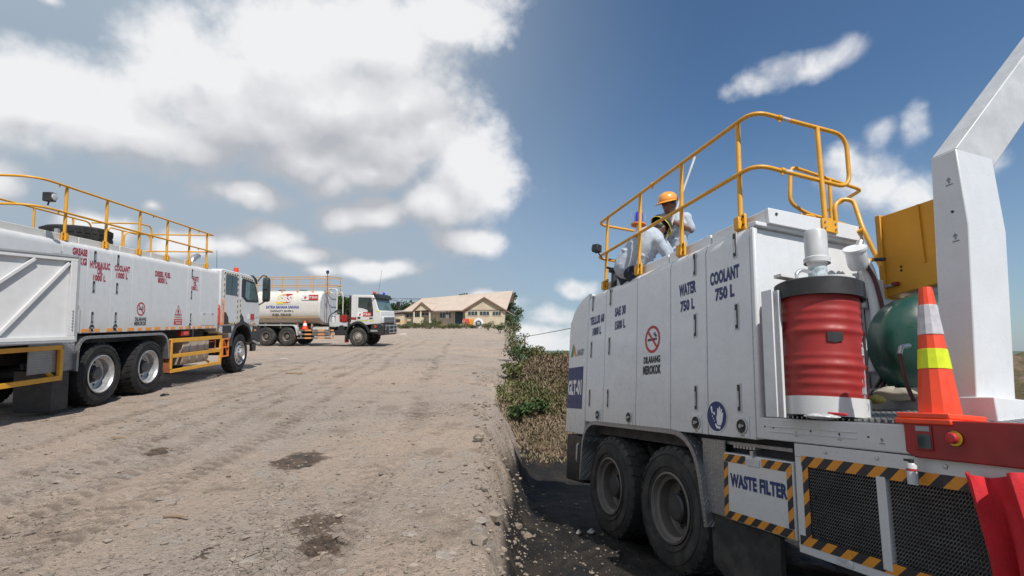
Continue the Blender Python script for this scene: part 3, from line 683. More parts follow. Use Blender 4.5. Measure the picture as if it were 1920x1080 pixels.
# rails
zt,zm=3.725,3.288
top=fillet([(-1.75,.95,zt),(-1.62,.06,zt),(3.93,.06,zt),(3.93,1.9,zt),(3.2,1.9,zt)],.16,6)
top=fillet([(-1.62,1.2,zt),(-1.62,.06,zt),(3.93,.06,zt)],.35,8)
mb=MB(); mb.tube(top,.019,10); mb.tube([(3.93,.06,zt),(3.93,1.9,zt)],.019,10); mb.tube(fillet([(3.93,1.9,zt),(3.93,1.95,zt),(2.9,1.95,zt),(2.9,1.95,2.9)],.1),.018,10); mb.tube(fillet([(2.35,1.95,2.86),(2.35,1.95,zt),(-1.62,1.95,zt),(-1.62,1.2,zt)],.2),.018,10); mb.build('top_rail',YEL,t1)
mb=MB(); mb.tube([(p.x,p.y,zm) for p in top],.019,10); mb.tube([(3.93,.06,zm),(3.93,1.95,zm),(2.9,1.95,zm)],.018,10); mb.tube([(2.35,1.95,zm),(-1.62,1.95,zm)],.018,10); mb.build('mid_rail',YEL,t1)
for x in (-.97,-.01,.95,1.92,2.83,3.66): post(t1,x,.085,2.835,zt)
for x in (-1.2,-.2,.8,1.8,3.4): post(t1,x,1.95,2.835,zt,.02,1)
mb=MB()
for x in (-1.15,1.35,3.2):
    for z in (zt,zm): mb.cyl((x,.06,z-.018),(x,.06,z-.05),.012,6)
mb.build('rail_clamp',YEL,t1)
# access hoops by the far ladder
mb=MB()
def LP(pts,x): return [F1.cross(85+a/4.5,320+b/4.5,x) for a,b in pts]
mb.tube(fillet([(2.35,.95,zt),(2.75,.90,zt),(2.75,.90,2.9)],.12),.017,8)
mb.tube(fillet([(2.75,1.5,2.9),(2.75,1.5,3.6),(3.25,1.2,3.6),(3.25,1.2,2.9)],.14),.017,8); mb.tube([(2.35,.95,zt),(2.35,1.95,zt)],.017,8)
mb.tube(fillet([(3.25,1.2,2.86),(3.25,1.2,3.18),(3.75,1.3,3.18),(3.75,1.3,2.86)],.12),.017,8)
mb.build('access_hoop',YEL,t1)
# lettering
for s,a,b,z0,z1 in (('GREASE',-.90,-.565,2.615,2.735),('HYDRAULIC',-.49,.012,2.435,2.56),('OIL',-.31,-.17,2.33,2.45),('1000 L',-.40,-.09,2.215,2.325),('COOLANT',.135,.57,2.44,2.555),('1000 L',.19,.515,2.305,2.42),('DIESEL FUEL',1.38,1.95,2.44,2.56),('8000 L',1.49,1.83,2.31,2.43),('WASTE',2.85,3.14,2.455,2.57),('OIL',2.92,3.06,2.34,2.45),('1000 L',2.83,3.12,2.23,2.335)):
    text(t1,s,a,b,z0,z1,TRED,bold=.05,name='lettering')
text(t1,'150 KG',-.98,-.57,2.46,2.585,TRED,bold=.05,name='lettering')
no_smoking(t1,.965,1.745,.135,-1,False)
text(t1,'DILARANG',.79,1.145,1.505,1.58,TBLK,bold=.045); text(t1,'MEROKOK',.775,1.155,1.415,1.495,TBLK,bold=.045)
mb=MB(); x,z=2.31,1.74
def tri_o(s,k): return [(x-s,-k,z-.115*s/.145),(x+s,-k,z-.115*s/.145),(x,-k,z+.125*s/.145)]
o1,o2=tri_o(.145,.003),tri_o(.118,.003); mb.add(o1+o2,[(0,1,4,3),(1,2,5,4),(2,0,3,5)])
mb.add([(x-.03,-.003,z-.06),(x+.03,-.003,z-.06),(x+.042,-.003,z-.02),(x+.02,-.003,z+.01),(x+.005,-.003,z+.055),(x-.012,-.003,z+.012),(x-.042,-.003,z-.02)],[(0,1,2,3,4,5,6)]); mb.add([(x-.06,-.003,z-.085),(x+.06,-.003,z-.085),(x+.06,-.003,z-.075),(x-.06,-.003,z-.075)],[(0,1,2,3)])
sg=mb.build('flammable_sign',SIGNR,t1); MB().box(2.15,2.475,-.0035,0,1.415,1.545).build('sign_plate',SIGNR,sg)
text(t1,'WARNING',2.17,2.455,1.565,1.60,SIGNR,bold=.02); text(t1,'BAHAN MUDAH',2.18,2.445,1.49,1.525,TWHT,y=-.003,bold=.02); text(t1,'TERBAKAR',2.21,2.42,1.435,1.47,TWHT,y=-.003,bold=.02)
for x,z in ((-.38,2.64),(-.38,2.11),(-.38,1.57),(.22,2.645),(.22,2.12),(.22,1.57),(2.84,2.63),(2.84,2.12),(2.84,1.58)): latch(t1,x,z,-1)
for x in (-.38,.22,2.82): port(t1,x,1.385,-1,.06)
mb=MB(); mb.prism([(3.34,1.385),(3.34,1.69),(3.36,1.71),(4.02,1.71),(4.04,1.69),(4.04,1.385)],'y',-.006,0); h=mb.build('access_hatch',WHITE,t1,bevel=.003)
mb=MB(); mb.box(3.42,3.5,-.012,-.005,1.66,1.70); mb.box(3.85,3.93,-.012,-.005,1.66,1.70); mb.build('hinge',STEEL,h)
mb=MB(); mb.box(-.85,-.70,-.03,0,1.32,1.78); mb.build('junction_box',WHITE,t1,bevel=.006)
mb=MB(); mb.box(-.83,-.74,-.035,-.028,1.72,1.78); mb.build('box_catch',GREYP,t1)
k=0
x=-.62
while x<4.05:
    w=(.22,.12,.18,.16,.20,.13,.20)[k%7]; MB().box(x,min(x+w,4.14),-.004,0,1.315,1.372).build('reflector_strip',REFO,t1); x+=w+(.10,.17,.09,.15,.11,.12)[k%6]; k+=1
# open rear door, swung out on its rear hinge
VD=c2w(ray(1300,596)); dl=F1.Mi.to_3x3()@VD; dl.z=0; dl.normalize()
pt=F1.side(145,484,-.52); pb=F1.side(143,637,-.52)
dn=Vector((dl.y,-dl.x,0)); dn=dn if dn.y<0 else -dn
O=Vector((pt.x,pt.y,pb.z)); H=pt.z-pb.z; Lg=1.5
Md=Matrix(((dl.x,-dn.x,0,O.x),(dl.y,-dn.y,0,O.y),(0,0,1,O.z),(0,0,0,1)))    # local x along the door, -y towards the viewer
def onDoor(mb,name,m,par=t1,bevel=.004,p2=None):
    o=mb.build(name,m,par,bevel=bevel)
    if p2 is None: o.matrix_local=Md
    return o
mb=MB(); mb.box(-Lg,0,.0,.03,0,H); dr=onDoor(mb,'rear_door',DOORW)
mb=MB(); mb.box(-Lg,-.0,-.05,0,H-.06,H); mb.box(-Lg,0,-.05,0,0,.06); mb.box(-.10,-.012,-.05,0,.06,H-.06); mb.box(-Lg,-Lg+.08,-.05,0,.06,H-.06); mb.build('door_frame',DOORW,dr,bevel=.006)
mb=MB(); mb.box(-.012,.012,-.065,.035,-.02,H+.02); mb.box(-Lg,.012,-.06,.03,-.03,-.002); mb.box(-Lg,.012,-.06,.03,H+.002,H+.03); mb.build('door_seal',GREYP,dr)
mb=MB(); mb.bar((-Lg*.62,-.025,.07),(-.12,-.025,H-.09),.045,.05,(0,1,0)); mb.bar((-Lg*.95,-.03,.35),(-.55,-.03,H-.07),.045,.05,(0,1,0)); mb.build('door_brace',DOORW,dr,bevel=.005)
mb=MB()
for z in np.linspace(.16,.44,7): mb.cyl((-.05,-.05,z),(-.05,-.062,z),.012,6)
mb.each('door_rivet',STEEL,dr)
mb=MB(); mb.bar((-.33,-.02,H+.03),(-.14,-.02,H+.03),.05,.02); mb.cyl((-.22,-.02,H+.03),(-.22,-.02,H+.08),.012,6); mb.build('door_hinge',STEEL,dr)
# spare tyre lying on the roof
sp=F1.side(187,440,.95); 
T=wheel(t1,sp.x-.56,.98,3.27,.55,.29,-1,.29,name='spare_tyre'); T.rotation_euler=(R(-90),0,0)
mb=MB(); mb.box(-.55,-.5,.5,.56,3.0,3.1); mb.build('lamp_foot',GREYP,t1)
# work lamp on the rear rail
wl=F1.cross(92,383,-1.55); mb=MB(); mb.box(-.05,.05,-.07,.07,-.07,.07); o=mb.build('work_lamp',BLK,t1,bevel=.012); o.location=(wl.x,wl.y,3.42)
mb=MB(); mb.lathe([(.055,0),(.055,.012),(.04,.016),(0,.016)],(.0,-.07,0),(0,-1,0),16); mb.build('lamp_lens',GREYW,o)
mb=MB(); mb.tube([(0,0,-.06),(.0,.02,-.13)],.012,6); mb.build('lamp_bracket',BLK,o)
# exhaust outlet
mb=MB(); mb.tube(fillet([(3.62,.42,2.80),(3.62,.42,3.02),(3.78,.42,3.13),(3.92,.42,3.18)],.12),.075,14); o=mb.build('exhaust_pipe',STEEL,t1); mb=MB(); mb.cyl((3.91,.42,3.176),(3.925,.42,3.182),.062,14); mb.build('exhaust_mouth',TBLK,o)
# chassis
mb=MB(); mb.box(-2.6,6.2,.62,.72,.82,1.10); mb.box(-2.6,6.2,1.4,1.5,.82,1.10); mb.box(-2.2,4.1,.3,1.8,1.10,1.29); 
for x in (-.04,1.33): mb.cyl((x,.2,.56),(x,1.9,.56),.10,12); mb.lathe([(.0,-.2),(.2,-.14),(.24,0),(.2,.14),(0,.2)],(x,1.05,.56),(0,1,0),16)
mb.cyl((5.65,.2,.56),(5.65,1.9,.56),.07,10); mb.box(2.1,2.5,.5,1.6,.5,1.1); mb.box(4.3,6.9,.3,1.8,.75,1.2); mb.build('chassis_frame',CHAS,t1)
for x in (-.045,1.335):
    wheel(t1,x,.02,.558,.555,.30,-1,.33); wheel(t1,x,.36,.558,.555,.30,-1,.33); wheel(t1,x,YW-.02,.558,.555,.30,1,.33); 
wheel(t1,5.655,.03,.558,.555,.32,-1,.33,True); wheel(t1,5.655,YW-.03,.558,.555,.32,1,.33,True)
mudguard(t1,[(-.705,.67),(-.69,1.252),(1.93,1.252),(2.03,.68)],-.012,.62,.05,.30)
MB().box(-1.6,-.70,.03,.045,.70,1.25).build('tread_plate',CHK,t1); MB().box(-1.06,-.70,.05,.62,1.19,1.24).build('tread_plate',CHK,t1)
mb=MB(); mb.box(-1.10,-.74,.06,.62,.06,.72); mb.build('mud_flap',BLK,t1,bevel=.01)
mb=MB(); mb.bar((-2.5,-.0,1.09),(-1.0,0,1.09),.05,.07); mb.bar((-2.5,-.0,.60),(-1.0,0,.60),.05,.075); mb.bar((-1.035,0,.56),(-1.035,0,1.125),.05,.07,(1,0,0)); mb.bar((-1.55,.06,1.0),(-1.1,.06,.62),.04,.05,(0,1,0)); mb.build('side_guard',YEL,t1,bevel=.004)
mb=MB(); mb.box(-2.6,-1.15,.0,.03,1.16,1.28); mb.build('sill_plate',GREYW,t1)
# side guard between the axles
mb=MB()
for z,h in ((1.06,.09),(.715,.08),(.385,.075)): mb.bar((2.06,-.005,z),(4.41,-.005,z),.045,h)
for x in (2.075,4.385): mb.bar((x,-.005,.43),(x,-.005,1.02),.045,.06,(1,0,0))
mb.bar((3.95,.05,.42),(3.75,.5,.80),.05,.05); mb.build('side_guard',YEL,t1,bevel=.004)
MB().box(2.035,2.06,-.01,.4,.36,1.08).build('guard_end_plate',mat('rusty_plate',(.30,.10,.04),.7,var=.3),t1)
# ladder ahead of the guard
mb=MB()
for x in (4.47,4.80): mb.bar((x,-.02,.52),(x,-.02,1.02),.03,.035,(1,0,0))
for z in (.54,.78,1.0): mb.bar((4.47,-.02,z),(4.80,-.02,z),.05,.03)
mb.bar((4.55,-.02,.98),(4.75,-.02,.56),.02,.02); mb.build('boarding_ladder',ORG,t1)
mb=MB(); mb.tube(fillet([(4.38,-.03,1.38),(4.38,-.06,1.40),(4.38,-.06,2.06),(4.38,-.01,2.08)],.03),.014,8); mb.build('grab_handle',ORG,t1)
mb=MB()
for x in (4.05,4.42): mb.bar((x,.15,.62),(x,.15,1.0),.02,.02)
for z in (.75,.95): mb.bar((4.0,.15,z),(4.45,.15,z),.02,.02)
mb.build('ladder_bracket',ORG,t1)
mb=MB(); mb.prism([(.14,.46),(.08,.55),(.08,.98),(.14,1.07),(.62,1.07),(.62,.46)],'x',2.72,3.95); o=mb.build('fuel_tank',TAN,t1,bevel=.02)
mb=MB()
for x in (3.0,3.35,3.7): mb.box(x,x+.035,.068,.082,.5,1.03)
mb.build('tank_strap',GREYP,o)
MB().box(2.12,2.25,.05,.2,.95,1.1).build('battery_box',GREYW,t1,bevel=.01)
mb=MB(); mb.box(2.52,2.87,.02,.12,1.15,1.27); o=mb.build('tail_light',DRED,t1,bevel=.01)
MB().box(2.60,2.80,.01,.02,1.17,1.25).build('light_lens',BEAC,o,bevel=.004)
mb=MB(); mb.cyl((3.55,.3,.95),(3.55,.3,1.3),.03,8); mb.build('pipe',GREYP,t1)
# cab
cabw=2.08
arch=[(5.655+.76*math.cos(R(a)),.62+.80*math.sin(R(a))) for a in range(170,12,-13)]
outline=[(4.29,1.32),(4.33,1.19),(4.40,1.15),(4.86,1.15)]+arch[1:-1]+[(6.48,1.22),(6.92,1.28),(6.97,1.55),(6.93,2.02),(6.70,2.55),(6.44,2.80),(6.2,2.87),(4.42,2.90),(4.29,2.86)]
mb=MB(); mb.prism(outline,'y',.0,cabw); cab=mb.build('cab',WHITE,t1,bevel=.03,ang=30)
def onside(poly,name,m,par=t1,y0=-.006,y1=.0,bevel=.002): return MB().prism(poly,'y',y0,y1).build(name,m,par,bevel=bevel)
d1_=onside([(4.46,1.40),(5.33,1.40),(5.33,2.815),(4.46,2.83)],'cab_door',WHITE,y0=-.012,bevel=.006)
onside([(4.56,2.22),(5.28,2.20),(5.28,2.72),(5.22,2.75),(4.60,2.765),(4.56,2.72)],'side_window',GLASS,d1_,-.018,-.010)
MB().box(4.915,4.935,-.021,-.017,2.21,2.75).build('window_bar',BLK,d1_)
d2_=onside([(5.50,1.40),(6.10,1.40),(6.42,1.55),(6.86,1.62),(6.88,2.02),(6.66,2.50),(6.45,2.74),(5.50,2.79)],'cab_door',WHITE,y0=-.012,bevel=.006)
onside([(5.56,2.20),(5.90,2.05),(6.72,2.06),(6.80,2.12),(6.62,2.48),(6.45,2.68),(5.62,2.73),(5.56,2.68)],'window_frame',BLK,d2_,-.017,-.011,.008)
onside([(5.80,2.20),(5.98,2.11),(6.66,2.11),(6.70,2.16),(6.56,2.45),(6.42,2.62),(5.84,2.66)],'side_window',WSH,d2_,-.021,-.0165)
for par,seg in ((d1_,[((4.47,2.80),(5.32,2.79)),((4.475,1.55),(4.475,2.78)),((5.32,1.45),(5.32,2.78)),((4.62,1.42),(5.30,1.42))]),(d2_,[((5.52,2.77),(6.35,2.73)),((5.51,1.50),(5.51,2.1)),((5.9,1.42),(6.84,1.30))])):
    mb=MB()
    for (a,b),(c,d) in seg: mb.bar((a,-.0145,b),(c,-.0145,d),.006,.035,(0,0,1) if abs(b-d)<abs(a-c) else (1,0,0))
    mb.build('hazard_strip',HAZ2,par)
onside([(4.46,1.40),(4.80,1.40),(4.76,1.58),(4.62,1.72),(4.50,1.74)],'step_recess',BLK,d1_,-.018,-.011); onside([(5.50,1.40),(5.80,1.40),(5.74,1.58),(5.52,1.74)],'step_recess',BLK,d2_,-.018,-.011)
onside([(4.48,1.16),(5.02,1.16),(4.99,1.36),(4.48,1.36)],'vent_opening',TBLK,t1,-.006,.0)
for a in (4.32,4.62,4.95,5.25,6.42): MB().box(a,a+.22,-.017,-.0125,1.395,1.435).build('reflector_strip',REFO,t1)
MB().box(6.22,6.50,-.0155,-.012,1.52,1.70).build('door_placard',SIGNR,d2_); MB().box(6.02,6.21,-.0155,-.012,1.54,1.70).build('door_placard',TWHT,d2_)
o=mudguard(t1,[(4.90,.80),(4.97,1.10),(5.2,1.38),(5.65,1.50),(6.1,1.38),(6.36,1.08),(6.40,.86)],-.035,.45,.10,.12,'wheel_arch',BLK)
mb=MB(); mb.prism([(6.36,.95),(6.98,.80),(7.06,.95),(7.04,1.27),(6.94,1.36),(6.44,1.34)],'y',-.02,cabw+.02); bp_=mb.build('front_bumper',BLK,t1,bevel=.04)
mb=MB(); mb.prism([(6.52,.84),(6.92,.72),(6.98,.80),(6.55,.92)],'y',.0,cabw); mb.build('bumper_skirt',GREYP,bp_,bevel=.01)
MB().box(6.52,6.66,-.03,-.018,1.17,1.22).build('indicator_lamp',REFO,bp_,bevel=.006)
mb=MB(); mb.box(6.55,6.80,.02,.12,.55,.78); mb.build('boarding_step',BLK,t1,bevel=.015)
mb=MB(); mb.prism([(6.945,2.04),(6.715,2.55),(6.47,2.79),(6.46,2.80),(6.72,2.58),(6.96,2.05)],'y',.08,cabw-.08); mb.build('windscreen',WSH,t1)
mb=MB(); mb.prism([(6.38,2.80),(6.70,2.62),(6.80,2.66),(6.72,2.80),(6.45,2.90)],'y',.02,cabw-.02); mb.build('sun_visor',BLK,t1,bevel=.015)
# mirror
mb=MB(); mb.prism([(6.78,2.16),(6.84,2.08),(6.98,2.10),(7.02,2.22),(7.0,2.78),(6.95,2.86),(6.84,2.86),(6.79,2.78)],'y',-.30,-.12); mi=mb.build('door_mirror',BLK,t1,bevel=.03)
mb=MB(); mb.box(6.772,6.782,-.285,-.135,2.48,2.80); mb.box(6.772,6.782,-.285,-.135,2.16,2.42); mb.build('mirror_glass',GLASS,mi,bevel=.003)
mb=MB(); mb.tube(fillet([(6.70,-.01,2.72),(6.78,-.12,2.92),(6.92,-.21,2.90),(6.92,-.21,2.80)],.06),.018,8); mb.tube([(6.85,0,1.98),(6.9,-.2,2.12)],.02,8); mb.build('mirror_arm',BLK,mi)
# beacon
mb=MB(); mb.lathe([(.085,-.02),(.09,0),(.085,.02),(0,.02)],(6.0,.35,2.90),(0,0,1),18); o=mb.build('beacon',BLK,t1)
mb=MB(); mb.lathe([(.07,0),(.07,.13),(.055,.165),(.0,.17)],(6.0,.35,2.92),(0,0,1),18); mb.build('beacon_lens',BEAC,o)
mb=MB(); mb.tube([(6.0,.9,2.88),(5.96,.9,3.6)],.006,5); mb.build('aerial',BLK,t1)
mb=MB(); mb.tube(fillet([(4.235,-.01,1.40),(4.235,-.02,1.85),(4.235,.0,1.92)],.03),.018,8); mb.box(4.20,4.27,-.03,.0,1.42,1.78); mb.build('side_marker',BEAC,t1)
# ------------------------------------------------------------------ truck two: white fuel tanker behind
K2=.955
t2=thing('fuel_truck','white fuel tanker truck with round tank lettered FUEL TRUCK, parked behind the service truck','truck',F2.M@Matrix.Diagonal((K2,1,1,1)))
W2=2.4
def rrect(y0,y1,z0,z1,r,n=7):
    o=[]
    for cy,cz,a0 in ((y1-r,z1-r,0),(y0+r,z1-r,90),(y0+r,z0+r,180),(y1-r,z0+r,270)):
        for k in range(n+1):
            a=R(a0+90*k/n); o.append((cy+r*math.cos(a),cz+r*math.sin(a)))
    return o
full=rrect(0,W2,1.22,3.17,.78,9)
mb=MB(); mb.prism(full,'x',-6.55,-2.36); 
e=[(y*.985+.018,(z-2.2)*.985+2.2) for y,z in full]
tank=mb.build('fuel_tank',WHITE2,t2,bevel=.07,ang=30)
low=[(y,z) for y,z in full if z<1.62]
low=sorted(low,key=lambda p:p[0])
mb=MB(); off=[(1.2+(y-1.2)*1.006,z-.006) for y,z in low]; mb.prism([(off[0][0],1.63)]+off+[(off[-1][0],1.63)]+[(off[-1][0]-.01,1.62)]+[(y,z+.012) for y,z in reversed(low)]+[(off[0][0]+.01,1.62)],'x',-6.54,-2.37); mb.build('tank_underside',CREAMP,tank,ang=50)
mb=MB()
for k in range(26): mb.box(-6.5+k*.158,-6.42+k*.158,-.012,.02,1.615,1.655)
for o in mb.each('tank_reflector',YELC,tank): pass
mb=MB(); mb.prism(rrect(.06,W2-.06,1.30,3.10,.72,9),'x',-2.37,-2.335); mb.build('tank_end',GREYW,tank,bevel=.02)
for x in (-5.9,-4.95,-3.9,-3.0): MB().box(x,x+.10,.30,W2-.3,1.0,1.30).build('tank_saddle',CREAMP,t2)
MB().box(-6.5,-2.4,.8,1.6,3.15,3.19).build('walkway',GREYW,t2)
mb=MB()
for x in (-5.4,-4.0): mb.cyl((x,1.2,3.18),(x,1.2,3.25),.22,14)
mb.each('tank_manhole',BLK,t2)
for y in (.42,1.95):
    mb=MB(); mb.tube([(-6.6,y,3.97),(-1.95,y,3.97)],.02,8); mb.build('top_rail',YELC,t2)
    mb=MB(); mb.tube([(-6.6,y,3.49),(-1.95,y,3.49)],.02,8); mb.build('mid_rail',YELC,t2)
    for x in (-6.5,-5.84,-4.91,-3.94,-2.98,-2.0):
        mb=MB(); mb.tube([(x,y,3.02),(x,y,3.97)],.02,8); o=mb.build('rail_post',YELC,t2); mb=MB(); mb.box(x-.065,x+.065,y-.05,y+.03,3.0,3.10); mb.build('rail_bracket',YELC,o)
mb=MB(); mb.tube(fillet([(-1.95,.42,3.97),(-1.80,.8,3.97),(-1.80,1.6,3.97),(-1.95,1.95,3.97)],.1),.02,8); mb.build('top_rail',YELC,t2)
mb=MB(); mb.tube(fillet([(-1.95,.42,3.49),(-1.80,.8,3.49),(-1.80,1.6,3.49),(-1.95,1.95,3.49)],.1),.02,8); mb.build('mid_rail',YELC,t2)
mb=MB(); mb.tube([(-2.02,.25,1.35),(-2.02,.25,4.12)],.026,8); o=mb.build('beacon_mast',mat('rusty_pole',(.25,.11,.06),.7,var=.3),t2)
mb=MB(); mb.lathe([(.05,0),(.085,.02),(.085,.16),(.06,.19),(0,.19)],(-2.02,.25,4.12),(0,0,1),14); mb.build('mast_beacon',mat('dark_blue_lens',(.02,.03,.10),.2),o)
mb=MB(); mb.tube(fillet([(-2.25,.7,3.2),(-2.25,.7,3.27),(-1.62,.7,3.27),(-1.62,.7,1.6)],.16),.038,10); mb.build('vapour_pipe',WHITE2,t2)
mb=MB(); mb.tube(fillet([(-1.62,1.1,3.1),(-1.5,1.1,3.1),(-1.42,1.1,2.9),(-1.42,1.1,1.6)],.16),.03,10); mb.build('vapour_pipe',WHITE2,t2)
# logo, lettering
def slab(pts,m,par,name='emblem',y=-.004): return MB().prism(pts,'y',y,y+.003).build(name,m,par)
lg=slab([(-5.02,2.40),(-4.62,2.40),(-4.55,2.56),(-4.72,2.60),(-4.62,2.92),(-4.80,2.92),(-4.96,2.80),(-4.9,2.62),(-5.04,2.52)],TYEL,t2,y=-.006)
slab([(-4.66,2.46),(-4.34,2.44),(-4.28,2.62),(-4.36,2.68),(-4.30,2.86),(-4.42,2.96),(-4.66,2.94),(-4.58,2.74)],TORG,lg,y=-.008)
slab([(-4.40,2.46),(-4.20,2.48),(-4.10,2.90),(-4.02,2.90),(-4.00,2.97),(-4.40,2.97),(-4.44,2.74),(-4.32,2.68)],SIGNR,lg,y=-.010)
text(lg,'SBS',-4.97,-4.12,2.50,2.88,TWHT,y=-.010,bold=.05,shear=.12,name='emblem_letters')
text(t2,'Mining Industri',-4.98,-4.16,2.345,2.40,TGRY,y=-.001,bold=.01)
text(t2,'SATRIA BAHANA SARANA',-5.66,-3.60,2.13,2.30,TBLUE,y=-.001,bold=.045)
text(t2,'CAPACITY 20.000 L',-5.38,-3.94,1.945,2.05,TBLK,y=-.001,bold=.04); text(t2,'FUEL TRUCK',-5.25,-4.07,1.70,1.845,TBLK,y=-.001,bold=.04)
def placard(par,x0,x1,xm,z0,z1,y):
    o=MB().box(x0,xm,y-.008,y,z0,z1).build('placard',TWHT,par); MB().box(xm,x1,y-.009,y,z0,z1).build('placard_panel',SIGNR,o)
    text(o,'FT 03-012',xm+.04,x1-.04,z0+.08*(z1-z0)/.3,z1-.08*(z1-z0)/.3,TWHT,y=y-.0092,bold=.04)
    x=(x0+xm)/2; h=(z1-z0)
    mb=MB(); mb.prism([(x-.28*h,z0+.2*h),(x+.1*h,z0+.2*h),(x+.3*h,z1-.4*h),(x,z1-.25*h),(x-.25*h,z0+.5*h)],'y',y-.0095,y-.007); mb.build('placard_mark',SIGNR,o)
placard(t2,-3.45,-2.44,-3.02,2.62,2.91,.0)
# undercarriage
mb=MB(); mb.box(-6.6,1.0,.75,.88,.78,1.06); mb.box(-6.6,1.0,1.52,1.65,.78,1.06); mb.box(-6.5,-2.6,.35,2.05,1.02,1.2)
for x in (-5.65,-4.35): mb.cyl((x,.3,.53),(x,2.1,.53),.1,10)
mb.cyl((0,.3,.53),(0,2.1,.53),.08,10); mb.box(-.4,1.2,.4,2.0,.7,1.3); mb.build('chassis_frame',CHAS,t2)
for x in (-5.65,-4.35):
    for y,sg in ((.04,-1),(W2-.04,1)): wheel(t2,x,y,.55,.53,.46,sg,.27,False,RUBD,RIMD,RIMD)
for y,sg in ((.03,-1),(W2-.03,1)): wheel(t2,0,y,.535,.53,.36,sg,.27,True,RUBD,mat('dusty_front_rim',(.34,.31,.28),.55,metal=.3,dirt=.4),HUB)
mudguard(t2,[(-6.3,.9),(-6.25,1.22),(-3.82,1.22),(-3.66,.62)],.0,.5,.05,.25,'mudguard',GREYW)
mudguard(t2,[(-6.3,.9),(-6.25,1.22),(-3.82,1.22),(-3.66,.62)],1.9,2.4,.05,.25,'mudguard',GREYW)
for z in (.90,.68,.47): MB().box(-3.66,-1.46,.0,.04,z-.045,z+.045).build('side_guard_bar',GUARDS,t2,bevel=.004)
for x in (-3.5,-1.55): MB().box(x,x+.06,.04,.1,.42,.95).build('guard_bracket',GREYP,t2)
mb=MB(); mb.prism(rrect(.1,.62,.56,1.10,.2,6),'x',-2.82,-1.86); o=mb.build('diesel_tank',TAN,t2,bevel=.02); o.data.materials[0]=mat('dull_alloy_tank',(.46,.42,.37),.5,metal=.4,dirt=.4)
for x in (-2.6,-2.1): 
    mb=MB(); mb.prism(rrect(.09,.63,.55,1.11,.21,6),'x',x,x+.05); mb.build('tank_strap',GREYP,o)
mb=MB(); mb.lathe([(0,0),(.17,0),(.17,.02),(.19,.06),(.19,.5)],(-1.08,.12,1.0),(0,1,0),20); mb.lathe([(.0,-.012),(.05,-.012),(.05,.0)],(-1.08,.12,1.0),(0,1,0),12); mb.build('air_tank',CHAS,t2)
mb=MB(); mb.box(-1.45,-.7,.1,.5,.62,.9); mb.build('battery_box',CHAS,t2,bevel=.02)
MB().box(-1.85,-.75,.25,1.2,1.12,1.36).build('pump_platform',GREYW,t2,bevel=.01)
MB().box(-1.10,-.77,.22,.5,1.36,1.77).build('fire_box',RED,t2,bevel=.015)
mb=MB(); mb.box(-1.06,-.94,.21,.222,1.42,1.72); mb.box(-.92,-.80,.21,.222,1.42,1.72); mb.each('fire_box_door',DRED,t2,bevel=.004)
mb=MB(); mb.prism([(-1.52,1.36),(-1.28,1.36),(-1.33,1.80),(-1.46,1.80)],'y',.3,.5); mb.build('pump_cover',WHITE,t2,bevel=.02)
mb=MB(); mb.lathe([(.12,0),(.12,.35),(.08,.42),(0,.42)],(-1.68,.4,1.36),(0,0,1),14); mb.build('filter_canister',GREYW,t2)
mb=MB(); mb.cyl((-1.22,.45,1.36),(-1.22,.45,1.72),.07,12); mb.build('extinguisher',RED,t2)
mb=MB(); mb.tube(fillet([(-1.9,.2,1.3),(-1.85,.2,1.7),(-1.5,.2,1.95),(-1.2,.3,1.9),(-1.1,.4,1.8)],.2),.028,8); mb.build('delivery_hose',BLK,t2)
mb=MB(); mb.tube([(-1.62,.5,1.95),(-1.45,.5,2.05),(-1.30,.5,1.95),(-1.2,.5,2.0)],.05,8); mb.build('valve',BLK,t2)
# cab
arch2=[(.0+.70*math.cos(R(a)),.62+.78*math.sin(R(a))) for a in range(165,22,-13)]
out2=[(-.42,1.45),(-.40,1.37),(-.62,1.2)]
out2=[(-.42,1.42)]+[(x,z) for x,z in arch2 if z>1.1]+[(.86,1.25),(1.38,1.28),(1.42,1.60),(1.36,1.98),(1.22,2.05),(.98,2.76),(.86,2.88),(-.30,2.90),(-.42,2.84)]
cab2=MB().prism(out2,'y',.0,W2).build('cab',WHITE,t2,bevel=.03,ang=30)
dd=MB().prism([(-.10,1.48),(.50,1.48),(.92,1.62),(.98,2.05),(.84,2.78),(-.10,2.80)],'y',-.012,0).build('cab_door',WHITE,t2,bevel=.006)
MB().prism([(.01,2.18),(.30,2.14),(.60,2.04),(.92,2.04),(.80,2.74),(.02,2.76)],'y',-.018,-.011).build('side_window',GLASS,dd)
MB().box(.62,.92,-.016,-.0115,1.68,2.10).build('door_trim',BLK,dd)
MB().prism([(1.235,2.03),(1.00,2.74),(1.03,2.74),(1.275,2.02)],'y',.10,W2-.10).build('windscreen',WSH,t2)
MB().prism([(.78,2.86),(1.06,2.66),(1.22,2.72),(1.12,2.92),(.92,3.0)],'y',.03,W2-.03).build('sun_visor',BLK,t2,bevel=.02)
MB().prism([(1.29,2.0),(1.42,1.66),(1.48,1.66),(1.48,1.32),(1.38,1.30)],'y',.12,W2-.12).build('grille_panel',WHITE,t2,bevel=.02)
mb=MB()
for k in range(3): mb.box(1.47,1.495,.3,W2-.3,1.34+k*.115,1.41+k*.115)
mb.each('grille_slot',TBLK,t2)
MB().prism([(.72,.80),(1.46,.62),(1.56,.72),(1.56,1.16),(1.44,1.28),(.84,1.26)],'y',-.01,W2+.01).build('front_bumper',BLK,t2,bevel=.04)
MB().box(.78,1.2,-.018,-.008,.84,.93).build('bumper_step',GREYP,t2)
mb=MB()
for y in (.25,.8,1.6,2.15): mb.bar((1.60,y,.70),(1.63,y,1.22),.045,.045,(1,0,0))
for z in (.76,.95,1.16): mb.bar((1.63,.15,z),(1.63,W2-.15,z),.04,.045)
